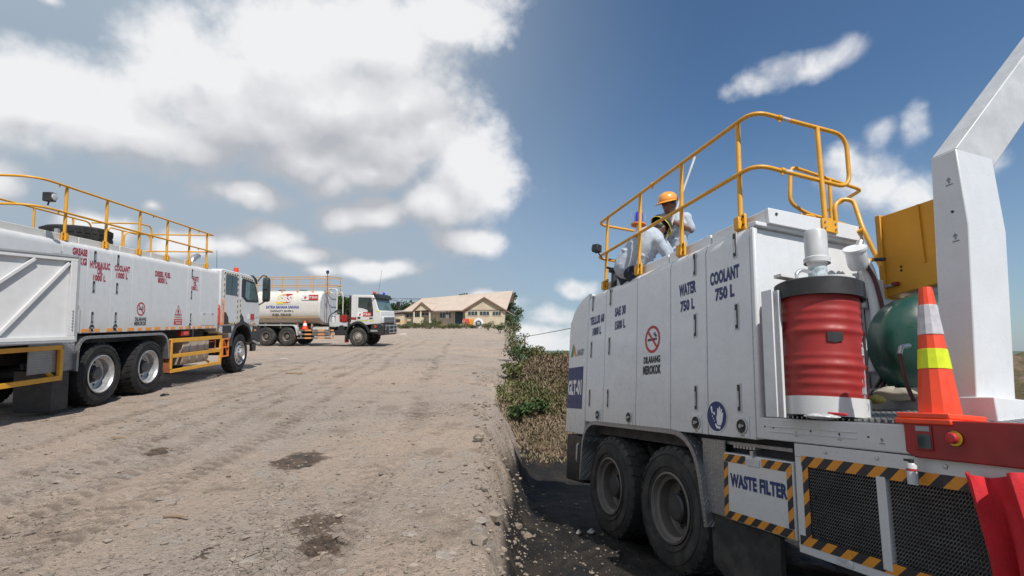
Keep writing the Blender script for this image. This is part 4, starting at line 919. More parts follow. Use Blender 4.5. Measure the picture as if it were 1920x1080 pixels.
mb.build('bull_bar',GREYP,t2)
MB().box(1.72,1.80,.02,.30,.66,1.15).build('bull_bar_end',BLK,t2,bevel=.01)
MB().box(1.02,1.12,-.02,-.008,1.06,1.18).build('indicator_lamp',BEAC,t2,bevel=.006)
mudguard(t2,[(-.76,.40),(-.74,.85),(-.55,1.22),(0,1.43),(.50,1.24),(.70,.92),(.72,.8)],-.03,.5,.10,.12,'wheel_arch',BLK)
MB().box(-.80,-.70,.05,.4,.22,.5).build('mud_flap',DRED,t2)
mb=MB(); mb.box(-.60,-.45,.12,.5,1.52,2.86); mb.build('air_intake',BLK,t2,bevel=.03)
MB().box(-.42,-.08,-.014,.0,1.50,1.64).build('side_panel',RED,t2,bevel=.004); MB().box(-.02,.16,-.02,-.0,1.54,1.66).build('step_recess',BLK,t2,bevel=.02); 
mb=MB()
for a,b in ((.12,.40),(.45,.62),(.70,.98)): mb.box(a,b,-.0155,-.0125,1.44,1.475)
mb.each('lime_reflector',REFY,t2)
MB().prism([(1.12,2.02),(1.30,2.02),(1.33,1.95),(1.10,1.95)],'y',-.006,.0).build('lime_reflector',REFY,t2)
placard(t2,-.03,.80,.30,1.68,1.92,-.012)
MB().box(.70,.9,-.025,-.014,1.56,1.62).build('door_handle',BLK,t2)
for x,y in ((.72,-.22),(1.45,2.5)):
    mb=MB(); mb.box(x,x+.10,y,y+.16,2.28,2.72) if y<0 else mb.box(x,x+.2,y,y+.2,2.30,2.60); o=mb.build('door_mirror',BLK,t2,bevel=.03)
    mb=MB(); mb.tube([(1.02,min(max(y,0),W2),2.70),(x+.05,y+.08,2.66)],.018,6); mb.build('mirror_arm',BLK,o)
mb=MB(); mb.lathe([(.09,0),(.09,.12),(.07,.17),(0,.17)],(.82,.4,2.93),(0,0,1),14); mb.build('beacon',BEAC,t2)
mb=MB(); mb.lathe([(.07,0),(.07,.1),(.05,.14),(0,.14)],(1.0,1.5,2.96),(0,0,1),14); mb.build('beacon',BLUEL,t2)
mb=MB(); mb.tube([(.92,.7,2.92),(1.02,.75,3.6),(1.10,.8,4.35)],.008,5); mb.build('aerial',BLK,t2)
# a traffic cone standing on the tanker's guard bar
cn=thing('traffic_cone','small orange traffic cone standing on the side guard of the fuel tanker','traffic cone',F2.M@Matrix.Translation((-3.28*K2,.12,.945)))
mb=MB(); mb.lathe([(.16,0.03),(.045,.48),(.035,.49),(0,.49)],(0,0,0),(0,0,1),12); mb.build('cone_body',CONE,cn)
mb=MB(); mb.box(-.19,.19,-.14,.19,0,.035); mb.build('cone_base',CONE,cn,bevel=.01)
mb=MB(); mb.lathe([(.116,.22),(.082,.36)],(0,0,0),(0,0,1),12); mb.build('reflective_band',TWHT,cn)
# ------------------------------------------------------------------ truck three: white lube truck, right, near
t3=thing('lube_truck','white lube truck with navy COOLANT and WATER lettering, yellow roof rails and open rear deck','truck',F3.M)
CLN=mat('clean_white_paint',(.64,.655,.675),.32,low=.30,dirt=.16,dcol=(.42,.39,.35),var=.04,streak=True,bump=.025,bs=2.5,coat=.3)
YB=-1.12
mb=MB(); mb.box(-1.10,1.95,YB,-.036,1.25,2.80); mb.build('tank_body',CLN,t3,bevel=.01)
mb=MB(); mb.box(-1.12,2.55,-2.3,YB,1.25,2.55); mb.build('tank_body',CLN,t3,bevel=.02)
l3=[1.94,1.425,.64,-.015,-.575,-1.13]
for a,b in zip(l3,l3[1:]):
    MB().prism(shoulder(0,1.235,2.945,1),'x',b+.005,a-.005).build('side_panel',CLN,t3,bevel=.004)
tail=[(1.955,1.06),(2.60,1.06),(2.60,2.50),(2.57,2.62),(2.48,2.75),(2.34,2.85),(2.16,2.92),(1.955,2.955)]
MB().prism(tail,'y',YB,0).build('tail_panel',CLN,t3,bevel=.012)
MB().box(2.602,2.625,-.10,-.02,2.52,2.64).build('tail_lamp',BEAC,t3,bevel=.006)
mb=MB(); mb.prism([(2.0,.46),(2.55,.44),(2.58,1.04),(2.0,1.04)],'y',-.55,-.02); mb.build('rear_valance',BLK,t3,bevel=.02)
mb=MB(); mb.tube(fillet([(2.12,-.01,.70),(2.12,.02,.72),(2.12,.02,.92),(2.12,-.01,.94)],.02),.012,6); mb.build('grab_handle',STEEL,t3)
# rear face towards the deck, with lip
mb=MB(); mb.box(-1.155,-1.128,YB,-.002,1.25,2.90); rf=mb.build('rear_wall',CLN,t3,bevel=.01)
mb=MB(); mb.prism([(-1.20,2.905),(-1.20,2.94),(-1.1,2.955),(-1.1,2.905)],'y',YB-.02,-.01); mb.build('wall_lip',CLN,rf,bevel=.006)
mb=MB(); mb.box(-1.20,-1.156,YB-.01,YB+.04,2.36,2.904); mb.build('wall_lip',CLN,rf,bevel=.01)
MB().box(-1.18,-1.125,-.045,-.0,1.24,2.90).build('corner_post',CLN,t3,bevel=.015)
for a,b in ((-1.19,-.52),(-.50,.18),(.20,.88),(.90,1.72)): MB().box(a,b,-.15,-.115,2.93,3.06).build('toe_board',CLN,t3,bevel=.006)
mb=MB(); mb.box(-1.225,-1.19,YB+.02,-.115,2.93,3.065); tb=mb.build('toe_board',CLN,t3,bevel=.006)
MB().prism([(1.70,2.93),(1.90,2.93),(1.76,3.06),(1.70,3.06)],'y',-.6,-.13).build('toe_board_end',CLN,t3,bevel=.004)
mb=MB(); mb.cyl((-1.226,-.19,3.02),(-1.232,-.19,3.02),.012,8); mb.build('toe_board_bolt',BLK,tb)
MB().box(-1.09,1.94,YB+.02,-.15,2.80,2.83).build('roof_deck',CHK,t3)
# rails
zt3,zm3=3.955,3.455
mb=MB(); mb.tube(fillet([(1.87,-.62,zt3),(1.87,-.05,zt3),(-1.18,-.05,zt3),(-1.18,-1.05,zt3),(-1.18,-1.05,zm3-.02),(-1.18,-.05,zm3),(1.87,-.05,zm3),(1.87,-.62,zm3)],.15,8),.0185,12); mb.build('top_rail',YEL,t3)
for x in (1.58,.72,-.12,-.97): post(t3,x,-.06,2.945,zt3,.021,1)
mb=MB(); mb.tube([(-1.205,-.715,2.96),(-1.185,-.72,zt3)],.021,12); o=mb.build('rail_post',YEL,t3)
mb=MB(); mb.box(-1.245,-1.228,-.80,-.64,2.95,3.06); pl=mb.build('rail_bracket',YEL,o,bevel=.003)
mb=MB()
for y in (-.775,-.665):
    for z in (2.98,3.03): mb.cyl((-1.245,y,z),(-1.255,y,z),.009,6)
mb.each('bracket_bolt',STEEL,o)
mb=MB()
for z in (zt3,zm3): mb.tube([(-1.18,-.30,z),(-1.18,-.335,z)],.024,12); mb.cyl((-1.18,-.315,z-.02),(-1.18,-.315,z-.045),.01,6)
mb.tube([(.45,-.05,zt3),(.41,-.05,zt3)],.024,12); mb.cyl((.43,-.05,zt3-.02),(.43,-.05,zt3-.045),.01,6); mb.each('rail_coupling',YEL,t3)
mb=MB()
for z in (zt3,zm3): mb.tube([(-1.18,-.345,z),(-1.18,-.42,z)],.0192,12)
mb.each('rail_sleeve',REFW,t3)
def X3(px,py,s): return F3.cross(px,py,s)
mb=MB(); mb.tube(fillet([X3(1618,432,-.95),X3(1512,400,-.95),X3(1481,380,-.95),X3(1482,312,-.95),X3(1615,356,-.95),F3.cross(1545,398,-.2)],.07,6),.017,10); mb.build('access_gate',YEL,t3)
mb=MB(); mb.tube([X3(1555,336,-.95),X3(1560,432,-.95)],.017,10); mb.build('access_gate',YEL,t3)
la=fillet([X3(1571,448,-1.1),X3(1564,385,-1.1),X3(1577,373,-1.1),X3(1600,376,-1.15),X3(1618,430,-1.25),X3(1652,500,-1.3)],.06,6)
mb=MB(); mb.tube(la,.019,10); mb.build('ladder_rail',YEL,t3)
mb=MB(); mb.tube([X3(1572,449,-1.1),X3(1617,431,-1.25)],.017,10); mb.build('ladder_rail',YEL,t3)
mb=MB(); mb.tube(fillet([X3(1500,403,-1.0),X3(1524,405,-1.0),X3(1532,416,-1.0)],.03),.015,8); mb.tube([X3(1618,490,-1.25),X3(1648,485,-1.25)],.017,8); mb.each('ladder_rail',YEL,t3)
# lettering and signs on the side (reads towards the rear deck)
def t3t(s,a,b,z0,z1,m=TNAVY,**k): return text(t3,s,b,a,z0,z1,m,flip=True,bold=k.pop('bold',.05),**k)
for s,a,b,z0,z1 in (('TELLUS 68',1.885,1.47,2.49,2.605),('1000 L',1.80,1.545,2.34,2.45),('SAE 30',1.175,.905,2.505,2.62),('1500 L',1.165,.91,2.34,2.45),('WATER',-.165,-.43,2.50,2.62),('750 L',-.185,-.405,2.345,2.455),('COOLANT',-.635,-1.005,2.51,2.63),('750 L',-.70,-.94,2.36,2.475)): t3t(s,a,b,z0,z1)
no_smoking(t3,.315,2.14,.145,1,True)
t3t('DILARANG',.485,.165,1.89,1.965,TBLK); t3t('MEROKOK',.495,.15,1.775,1.87,TBLK)
MB().box(2.06,2.575,.0,.004,1.39,1.955).build('unit_number_plate',TNAVY,t3); t3t('GLT-01',2.55,2.085,1.57,1.78,TWHT,y=.004,bold=.05)
gm=MB().prism([(2.52,2.11),(2.44,2.30),(2.40,2.20),(2.44,2.11)],'y',0,.003).build('emblem',TGRN,t3); MB().prism([(2.42,2.18),(2.40,2.28),(2.31,2.11),(2.36,2.11)],'y',0,.003).build('emblem',TORG,gm)
t3t('NGE',2.30,2.085,2.11,2.20,TGRY,shear=.15,bold=.05)
for x,zz in ((1.82,(2.79,2.16,1.535)),(1.30,(2.78,2.16,1.53)),(-.415,(2.77,2.19,1.54)),(-.962,(2.80,2.19,1.54))):
    for z in zz: latch(t3,x,z,1,.20,.026)
for x in (1.55,.77,-.42,-.99):
    MB().box(x-.075,x+.075,-.0,.006,1.24,1.40).build('port_plate',CLN,t3,bevel=.003)
    p=port(t3,x,1.325,1,.052); p.location.y=.007
    MB().box(x-.022,x+.022,.006,.0075,1.250,1.258).build('port_label',TGRY,t3)
sg=disc_ring(0,.128,(-.69,.001,1.39),1,36).build('glove_sign',TWHT,t3); disc_ring(.0005,.121,(-.69,.0025,1.39),1,36).build('sign_face',TNAVY,sg)
def pic(pts,name='pictogram'):   # white glove pictogram: (right,up) seen by the viewer
    return MB().prism([(-.69-a*.121,1.39+b*.121) for a,b in pts],'y',.0055,.0065).build(name,TWHT,sg)
pic([(-.02,-.10),(.08,.10),(.10,.50),(.20,.56),(.24,.30),(.30,.64),(.40,.62),(.40,.28),(.50,.52),(.58,.46),(.54,.14),(.66,.28),(.70,.18),(.60,-.30),(.44,-.60),(.10,-.55)])
pic([(-.05,-.45),(.06,-.62),(.42,-.68),(.36,-.84),(.0,-.80),(-.14,-.58)]); pic([(-.62,.62),(-.44,.66),(-.40,.30),(-.34,.24),(-.46,.16),(-.52,.30)]); pic([(-.34,.22),(-.20,.30),(-.12,.12),(-.24,.06)])
for k in range(3): pic([(-.42+.1*k,.06-.16*k),(-.36+.1*k,.02-.16*k),(-.40+.1*k,-.08-.14*k),(-.46+.1*k,-.04-.14*k)])
# wheels, mudguard
mb=MB(); mb.box(-2.6,2.4,-.75,-.62,.82,1.10); mb.box(-2.6,2.4,-1.6,-1.48,.82,1.10); mb.box(-2.6,2.5,-2.1,-.12,1.1,1.235)
for x in (.03,1.25): mb.cyl((x,-.2,.54),(x,-2.1,.54),.1,12); mb.lathe([(0,-.2),(.2,-.14),(.24,0),(.2,.14),(0,.2)],(x,-1.1,.54),(0,1,0),14)
mb.build('chassis_frame',CHAS,t3)
for x in (.03,1.25):
    wheel(t3,x,-.02,.545,.545,.30,1,.30,False,RUBD,RIMD,HUB); wheel(t3,x,-.36,.545,.545,.30,1,.30,False,RUBD,RIMD,HUB); wheel(t3,x,-2.28,.545,.545,.30,-1,.30,False,RUBD,RIMD,HUB)
mudguard(t3,[(1.99,.50),(1.95,1.205),(-.36,1.205),(-.52,.50)],-.62,.012,.045,.34)
MB().box(-.73,-.45,-.05,-.035,.62,1.20).build('tread_plate',CHK,t3); MB().box(-1.4,-.40,-.64,-.06,1.175,1.20).build('tread_plate',CHK,t3)
mb=MB(); mb.prism([(-.52,.50),(-.52,.62),(-1.25,.60),(-1.25,.30),(-1.15,.19),(-.70,.16),(-.54,.24)],'y',-.10,-.06); mb.build('mud_flap',RUBD,t3)
# deck
mb=MB(); mb.box(-3.0,-1.165,-.07,.0,1.245,1.40); dk=mb.build('deck_beam',CLN,t3,bevel=.008)
for z in (1.30,1.335): MB().box(-1.95,-1.25,.0,.004,z,z+.010).build('beam_bead',CLN,dk,bevel=.002)
mb=MB()
for k,x in enumerate((-1.22,-1.3,-1.62,-1.83,-2.02)): mb.cyl((x,0,1.335-.004*k),(x,.003,1.335-.004*k),.006,8)
mb.each('beam_rivet',BLK,dk)
for x in (-1.5,-1.83,-2.1): 
    MB().prism([(x-.004,1.297),(x+.004,1.297),(x+.004,1.307),(x+.011,1.307),(x,1.320),(x-.011,1.307),(x-.004,1.307)],'y',0,.002).build('arrow_mark',TGRY,dk); MB().box(x-.016,x+.016,0,.002,1.286,1.291).build('arrow_mark',TGRY,dk)
mb=MB(); mb.prism([(-.07,1.402),(-1.3,1.565),(-2.3,1.62),(-2.3,1.35),(-.07,1.35)],'x',-3.0,-1.16)
GRAT=mat('deck_grating_steel',(.20,.20,.205),.5,metal=.6,dirt=.5,bump=.2)
mb.build('deck_floor',GRAT,t3)
mb=MB()
for k in range(44): mb.box(-2.95+k*.04,-2.944+k*.04,-.9,-.08,1.41,1.42) if False else mb.add([(-2.95+k*.04,-.09,1.407),(-2.94+k*.04,-.09,1.407),(-2.94+k*.04,-1.25,1.562),(-2.95+k*.04,-1.25,1.562),(-2.95+k*.04,-.09,1.421),(-2.94+k*.04,-.09,1.421),(-2.94+k*.04,-1.25,1.576),(-2.95+k*.04,-1.25,1.576)],[(4,5,6,7),(0,1,5,4),(1,2,6,5),(3,0,4,7)])
for k in range(26):
    y=-.10-k*.045; z=1.408+(.155/1.16)*(-.09-y) 
    mb.add([(-2.98,y,z+.014),(-1.18,y,z+.014),(-1.18,y-.01,z+.015),(-2.98,y-.01,z+.015)],[(0,1,2,3)])
mb.build('deck_grating',STEEL,t3,fix=False,kind='stuff')
# waste filter locker
mb=MB(); mb.box(-1.455,-.755,-.42,.0,.62,1.115); wf=mb.build('filter_locker',CLN,t3,bevel=.012)
def tape(par,x0,x1,z0,z1,y): return MB().box(x0,x1,y,y+.003,z0,z1).build('hazard_tape',HAZ,par)
tape(wf,-1.445,-1.17,1.045,1.105,.0); tape(wf,-1.005,-.765,1.045,1.105,.0); tape(wf,-1.445,-.765,.628,.685,.0); tape(wf,-.81,-.765,.688,1.042,.0); tape(wf,-1.445,-1.40,.688,1.042,.0)
MB().box(-1.155,-1.02,-.0,.006,1.04,1.09).build('locker_latch',GREYW,wf,bevel=.004); MB().box(-1.10,-1.07,-.02,.012,1.11,1.15).build('locker_hasp',STEEL,wf)
o=text(wf,'WASTE FILTER',-1.40,-.835,.865,.965,TNAVY,flip=True,bold=.05)
mb=MB()
for k in range(7): mb.box(-1.05+k*.035,-1.03+k*.035,-.12,-.05,1.155,1.175)
mb.each('chain_link',STEEL,wf)
# mesh guard
mb=MB(); mb.box(-2.80,-1.475,-.035,.0,1.155,1.24); mb.box(-2.80,-1.475,-.035,.0,.565,.625); mb.box(-1.535,-1.475,-.036,-.001,.6255,1.1545); mb.box(-2.80,-2.74,-.036,-.001,.6255,1.1545); mg=mb.build('mesh_guard_frame',CLN,t3,bevel=.004)
MB().box(-2.10,-2.045,-.03,.004,.628,1.11).build('mesh_guard_bar',CLN,mg,bevel=.003)
tape(mg,-2.74,-1.53,1.10,1.165,.0); tape(mg,-2.74,-1.49,.615,.672,.0); tape(mg,-1.58,-1.535,.675,1.098,.0)
for x in (-1.72,-2.06,-2.42): 
    mb=MB(); mb.lathe([(.0,.008),(.011,.006),(.013,0)],(x,0,1.205),(0,1,0),10); mb.build('frame_bolt',STEEL,mg)
MB().box(-1.86,-1.75,.0,.004,.575,.615).build('data_plate',PLAS,mg)
mb=MB(); nx,nz=74,26; x0,x1,z0,z1=-2.74,-1.54,.63,1.155
dx=(x1-x0)/nx; dz=(z1-z0)/nz
for j in range(nz):
    for i in range(nx):
        a=(x0+i*dx,z0+(j+.5)*dz); t_=(x0+(i+.5)*dx,z0+(j+1)*dz); b_=(x0+(i+1)*dx,z0+(j+.5)*dz); d_=(x0+(i+.5)*dx,z0+j*dz); w=.0017
        for p,q in ((a,t_),(t_,b_),(b_,d_),(d_,a)):
            mb.add([(p[0],-.012,p[1]-w),(q[0],-.018,q[1]-w),(q[0],-.016,q[1]+w*1.6),(p[0],-.010,p[1]+w*1.6)],[(0,1,2,3)])
mb.build('expanded_mesh',STEEL,mg,fix=False,kind='stuff')
mb=MB(); mb.box(-2.9,-1.46,-.75,-.30,.45,1.23); mb.box(-1.47,-1.46,-.299,-.04,.60,1.15); mb.build('dark_mesh_backing',CHAS,t3)  # dark block and added dark plate stand in for shade behind the mesh
# red control box
mb=MB(); mb.prism([(-2.255,1.26),(-2.255,1.43),(-3.0,1.43),(-3.0,1.235),(-2.30,1.235)],'y',-.30,.035); rb=mb.build('control_box',DRED,t3,bevel=.006)
mb=MB(); mb.box(-2.40,-2.315,.035,.043,1.275,1.40); b_=mb.build('gauge_bezel',DRED,rb,bevel=.004); MB().box(-2.395,-2.33,.043,.046,1.285,1.355).build('gauge_window',GLASS,b_); MB().box(-2.393,-2.325,.043,.046,1.37,1.395).build('gauge_label',GREYP,b_)
disc_ring(0.002,.036,(-2.505,.036,1.345),1,24,.006).build('stop_plate',TYEL,rb)
mb=MB(); mb.lathe([(.018,0),(.018,.012),(.027,.014),(.027,.026),(.022,.032),(0,.034)],(-2.505,.04,1.345),(0,1,0),20); mb.build('stop_button',mat('stop_red',(.5,.02,.03),.35),rb)
text(rb,'EMERGENCY',-2.53,-2.48,1.373,1.380,TBLK,y=.043,flip=True,bold=.02)
# white inclined post and arm
def S3(px,py,w): return F3.side(px,py,-w)
pw=.30
q=[S3(x,y,pw) for x,y in ((1745,298),(1792,278),(1816,420),(1831,775),(1769,778))]
poly=[(v.x,v.z) for v in q]; poly[-1]=(poly[-1][0],1.45); poly[-2]=(poly[-2][0],1.45)
mb=MB(); mb.prism(poly,'y',-pw-.30,-pw); pst=mb.build('mast_post',CLN,t3,bevel=.006)
xa,za=poly[0]; xb,zb=poly[1]
mb=MB()
vs=[]
for d,dz_ in ((0,0),(1.1,1.22)):
    vs+= [(xa,-pw-d,za+dz_),(xb,-pw-d,zb+dz_),(xb,-pw-.30-d*1.0,zb-.06+dz_),(xa,-pw-.30-d*1.0,za-.06+dz_)]
mb.add(vs,[(0,1,2,3),(7,6,5,4),(0,4,5,1),(1,5,6,2),(2,6,7,3),(3,7,4,0)]); mb.build('mast_arm',GREYW,t3,bevel=.006)
mb=MB(); mb.prism([(poly[4][0]+.03,1.44),(poly[4][0]-.10,1.57),(poly[3][0]-.1,1.57),(poly[3][0]-.1,1.44)],'y',-pw-.36,-pw+.012); mb.build('mast_foot',CLN,t3,bevel=.006)
for py_ in (340,445): 
    v=S3(1779+(py_-340)*.12,py_,pw); MB().prism([(v.x-.004,v.z-.012),(v.x+.004,v.z-.012),(v.x+.004,v.z+.006),(v.x+.013,v.z+.006),(v.x,v.z+.026),(v.x-.013,v.z+.006),(v.x-.004,v.z+.006)],'y',-pw,-pw+.002).build('arrow_mark',TGRY,pst); MB().box(v.x-.018,v.x+.018,-pw,-pw+.002,v.z-.026,v.z-.019).build('arrow_mark',TGRY,pst)
mb=MB(); mb.cyl((S3(1786,397,pw).x,-pw,S3(1786,397,pw).z),(S3(1786,397,pw).x,-pw+.004,S3(1786,397,pw).z),.008,8); mb.build('post_bolt',BLK,pst)
# yellow cabinet
cw=1.3
q=[S3(x,y,cw) for x,y in ((1645,408),(1764,368),(1778,526),(1658,559))]
poly=[(v.x,v.z) for v in q]
mb=MB(); mb.prism(poly,'y',-cw-.16,-cw); yc=mb.build('yellow_cabinet',YELC,t3,bevel=.008)
a,b_=q[0],q[3]; mb=MB(); mb.prism([(a.x+.012,a.z+.01),(a.x-.035,a.z+.01),(b_.x-.035,b_.z-.01),(b_.x+.012,b_.z-.01)],'y',-cw-.17,-cw+.02); mb.build('cabinet_flange',YELC,yc,bevel=.005)
def CB(px,py): v=S3(px,py,cw); return (v.x,v.z)
mb=MB(); (ax,az_),(bx,bz)=CB(1722,384),CB(1735,492); mb.bar((ax,-cw+.008,az_),(bx,-cw+.008,bz),.012,.018,(0,1,0)); mb.build('cabinet_seam',YELC,yc)
for px,py in ((1690,500),(1690,507)):
    x,z=CB(px,py); mb=MB(); mb.cyl((x,-cw,z),(x,-cw+.004,z),.010,10); mb.build('cabinet_hole',TBLK,yc)
x,z=CB(1668,537); mb=MB(); mb.box(x-.05,x+.02,-cw+.0,-cw+.03,z-.012,z+.012); mb.build('cabinet_latch',STEEL,yc,bevel=.004); MB().box(x-.09,x-.04,-cw+.0,-cw+.035,z-.006,z+.018).build('cabinet_latch',RED,yc)
(x,z),(x2,z2)=CB(1690,553),CB(1774,529); mb=MB(); mb.prism([(x,z-.01),(x2,z2-.01),(x2,z2-.20),(x,z-.10)],'y',-cw-.14,-cw-.03); mb.build('cabinet_underframe',GREYP,t3)
# green tank
gc=X3(1776,648,-1.75); gx=gc.x
mb=MB(); n=10; rr=.405
prof=[(rr*math.cos(k/n*math.pi/2),.20*math.sin(k/n*math.pi/2)) for k in range(n+1)]
mb.lathe([(0,-.30),(rr*.7,-.27),(rr,-.12)]+prof,(gx+.10,gc.y-.02,gc.z),(-1,.35,0),40); gt=mb.build('green_tank',GREEN,t3)
MB().box(gx-.05,gx+.5,gc.y-.45,gc.y+.3,1.5,gc.z-.32).build('tank_cradle',GREYP,t3)
h0=X3(1706,648,-1.98); hp=[h0+Vector((.06,-.02,.0)),h0,X3(1690,650,-2.0),X3(1687,664,-2.0),X3(1692,690,-2.0),X3(1700,722,-2.0),X3(1714,752,-2.0)]
mb=MB(); mb.tube(fillet(hp[:4],.02),.014,10); mb.build('elbow_fitting',STEEL,gt); mb=MB(); mb.tube(fillet(hp[3:],.05),.012,10); mb.build('tank_hose',mat('brown_hose',(.07,.03,.03),.5),gt)
# oil drum pump arm, hose reels at the back
arm=[X3(1606,478,-1.3),X3(1625,500,-1.3),X3(1643,560,-1.3),X3(1648,630,-1.3),X3(1640,700,-1.3)]
mb=MB(); mb.tube(fillet(arm,.12,6),[.05]*len(fillet(arm,.12,6)),12); pa=mb.build('suction_arm',CLN,t3)
p=X3(1606,482,-1.35); mb=MB(); mb.lathe([(0,-.10),(.06,-.10),(.075,-.06),(.075,.05),(.085,.06),(.085,.08),(0,.08)],p,(-.3,.5,.8),20); mb.build('arm_head',CLN,pa)
p=X3(1612,457,-1.35); mb=MB(); mb.lathe([(.03,-.05),(.03,.0),(.02,.03),(0,.03)],p,(-.2,-.3,.9),12); mb.build('arm_cap',STEEL,pa)
mb=MB(); mb.tube(fillet([X3(1615,485,-1.34),X3(1640,520,-1.36),X3(1656,580,-1.36),X3(1662,650,-1.36),X3(1655,740,-1.36)],.1),.016,8); mb.build('delivery_hose',mat('maroon_hose',(.09,.025,.03),.5),t3)
mb=MB(); mb.tube(fillet([X3(1628,560,-1.22),X3(1640,620,-1.3),X3(1660,700,-1.4),X3(1630,745,-1.4)],.1),.012,8); mb.build('delivery_hose',BLK,t3)
mb=MB(); mb.tube([X3(1638,487,-1.36),X3(1660,486,-1.4)],.016,8); mb.build('hose_tail',BLK,t3)
MB().box(-1.22,-1.14,-1.62,-1.13,1.45,2.62).build('reel_panel',CLN,t3,bevel=.01)
# ------------------------------------------------------------------ things standing on the deck
dc=X3(1540,640,-1.62)
DM=F3.M@Matrix.Translation((-1.62,dc.y,1.43))
dm=thing('oil_drum','red ribbed steel oil drum standing in a white ring on the truck deck','oil drum',DM)
r0=.242; pr=[(r0-.012,.105),(r0,.115)]; zz=.12
while zz<.80:
    bul=0
    for c_,h_,w_ in ((.20,.010,.018),(.26,.010,.018),(.32,.018,.022),(.545,.018,.022),(.62,.008,.018),(.68,.008,.018),(.74,.008,.018),(.38,.006,.014),(.14,.006,.012)): bul+=.6*h_*math.exp(-((zz-c_)/w_)**2)
    pr.append((r0+bul,zz)); zz+=.009
pr+=[(r0+.008,.80),(r0+.008,.82),(0,.82)]
mb=MB(); mb.lathe(pr,(0,0,0),(0,0,1),56); mb.build('drum_shell',RED,dm)
mb=MB(); mb.lathe([(0,0),(r0+.012,0),(r0+.012,.118),(r0-.01,.118),(r0-.02,.03),(0,.03)],(0,0,0),(0,0,1),48); mb.build('drum_ring_base',CLN,dm)
pt=F3.Mi.to_3x3(); ang0=math.atan2(-.25,-.97)
mb=MB(); mb.prism([(-.05,.53),(.04,.53),(.04,.47),(.0,.46),(-.05,.475)],'y',0,.004); o=mb.build('drum_sticker',TBLK,dm)
def ondrum(o,px,py):                                     # stand a small flat thing off the drum's skin, facing out
    a=X3(px,py,-1.62); rel=Vector((0,a.y-dc.y,0)); ang=math.radians(128)-rel.y*3.0*0
    return a
ca=R(150); o.matrix_local=Matrix.Translation((math.cos(ca)*(r0+.003),math.sin(ca)*(r0+.003),0))@Matrix.Rotation(ca-R(90),4,'Z')
pm=thing('drum_pump','grease pump with white motor on a black lid clamped over the red drum','drum pump',F3.M@Matrix.Translation((-1.62,dc.y,2.245)))
mb=MB(); mb.lathe([(r0+.012,-.035),(r0+.034,-.035),(r0+.034,.075),(r0+.02,.085),(0,.09)],(0,0,0),(0,0,1),48); mb.build('drum_lid',BLK,pm)
mb=MB(); mb.prism([(.24*math.cos(R(a))-.01,.17*math.sin(R(a))-.01) for a in range(0,360,15)],'z',.088,.105); mb.box(.0,.07,-.26,.31,.106,.13); mb.each('lid_plate',CLN,pm,bevel=.003)
Pp=Vector((0,X3(1531,480,-1.62).y-dc.y,0))
mb=MB(); mb.lathe([(.06,.10),(.06,.24),(.068,.25),(0,.25)],Pp,(0,0,1),24); mb.build('pump_neck',CLN,pm)
mb=MB(); mb.lathe([(.085,.245),(.085,.28),(.074,.29),(.074,.47),(.066,.49),(0,.49)],Pp,(0,0,1),28); mb.build('pump_motor',GREYW,pm)
mb=MB(); mb.lathe([(.0615,.14),(.0615,.21)],Pp,(0,0,1),24); mb.build('pump_label',mat('pump_label_print',(.42,.50,.52),.4,var=.4,vs=40),pm)
mb=MB(); mb.tube(fillet([Pp+Vector((0,.06,.17)),Pp+Vector((0,.14,.18)),Pp+Vector((0,.19,.15)),Pp+Vector((0,.19,.10))],.03),.013,10); mb.build('pump_elbow',STEEL,pm)
# drum bracket on the deck
mb=MB(); bxl=X3(1441,700,-1.50).y; mb.box(-1.56,-1.46,bxl-.075,bxl-.055,1.40,2.27); mb.box(-1.56,-1.46,bxl-.012,bxl,1.40,2.27); mb.box(-1.472,-1.46,bxl-.0545,bxl-.0125,1.40,2.27); mb.build('drum_bracket',CLN,t3,bevel=.003)
mb=MB(); mb.box(-1.52,-1.47,bxl-.2,bxl-.076,2.0,2.06); mb.build('bracket_arm',CLN,t3,bevel=.004)
# chain with turnbuckle over the drum's right side
a=X3(1605,522,-1.80); b=X3(1615,652,-1.84); c_=X3(1621,740,-1.86); e=X3(1624,778,-1.86)
ch=thing('tie_down_chain','steel tie down chain with turnbuckle hanging down the right side of the drum','chain',F3.M)
mb=MB(); nL_=16
for k in range(nL_):
    p=a.lerp(b,(k+.5)/nL_); hh=(a-b).length/nL_*.72; u_=(a-b).normalized(); v_=Vector((1,0,0)) if k%2 else Vector((0,1,0)); v_=(v_-u_*v_.dot(u_)).normalized()
    mb.tube([p+u_*hh*math.cos(t)+v_*.011*math.sin(t) for t in [2*math.pi*i/10 for i in range(10)]],.0035,5,closed=True)
mb.each('chain_link',STEEL,ch)
mb=MB(); v_=Vector((0,1,0)); mb.tube([b+v_*.012,c_+v_*.012],.005,6); mb.tube([b-v_*.012,c_-v_*.012],.005,6); mb.cyl(b,b+(c_-b)*.18,.014,8); mb.cyl(c_,c_+(b-c_)*.15,.014,8); mb.each('turnbuckle',STEEL,ch)
mb=MB(); mb.tube([c_,e],.008,8); mb.tube([c_.lerp(e,.6)+Vector((0,.02*math.cos(t),.03*math.sin(t))) for t in [2*math.pi*i/12 for i in range(12)]],.006,6,closed=True); mb.each('hook',STEEL,ch)
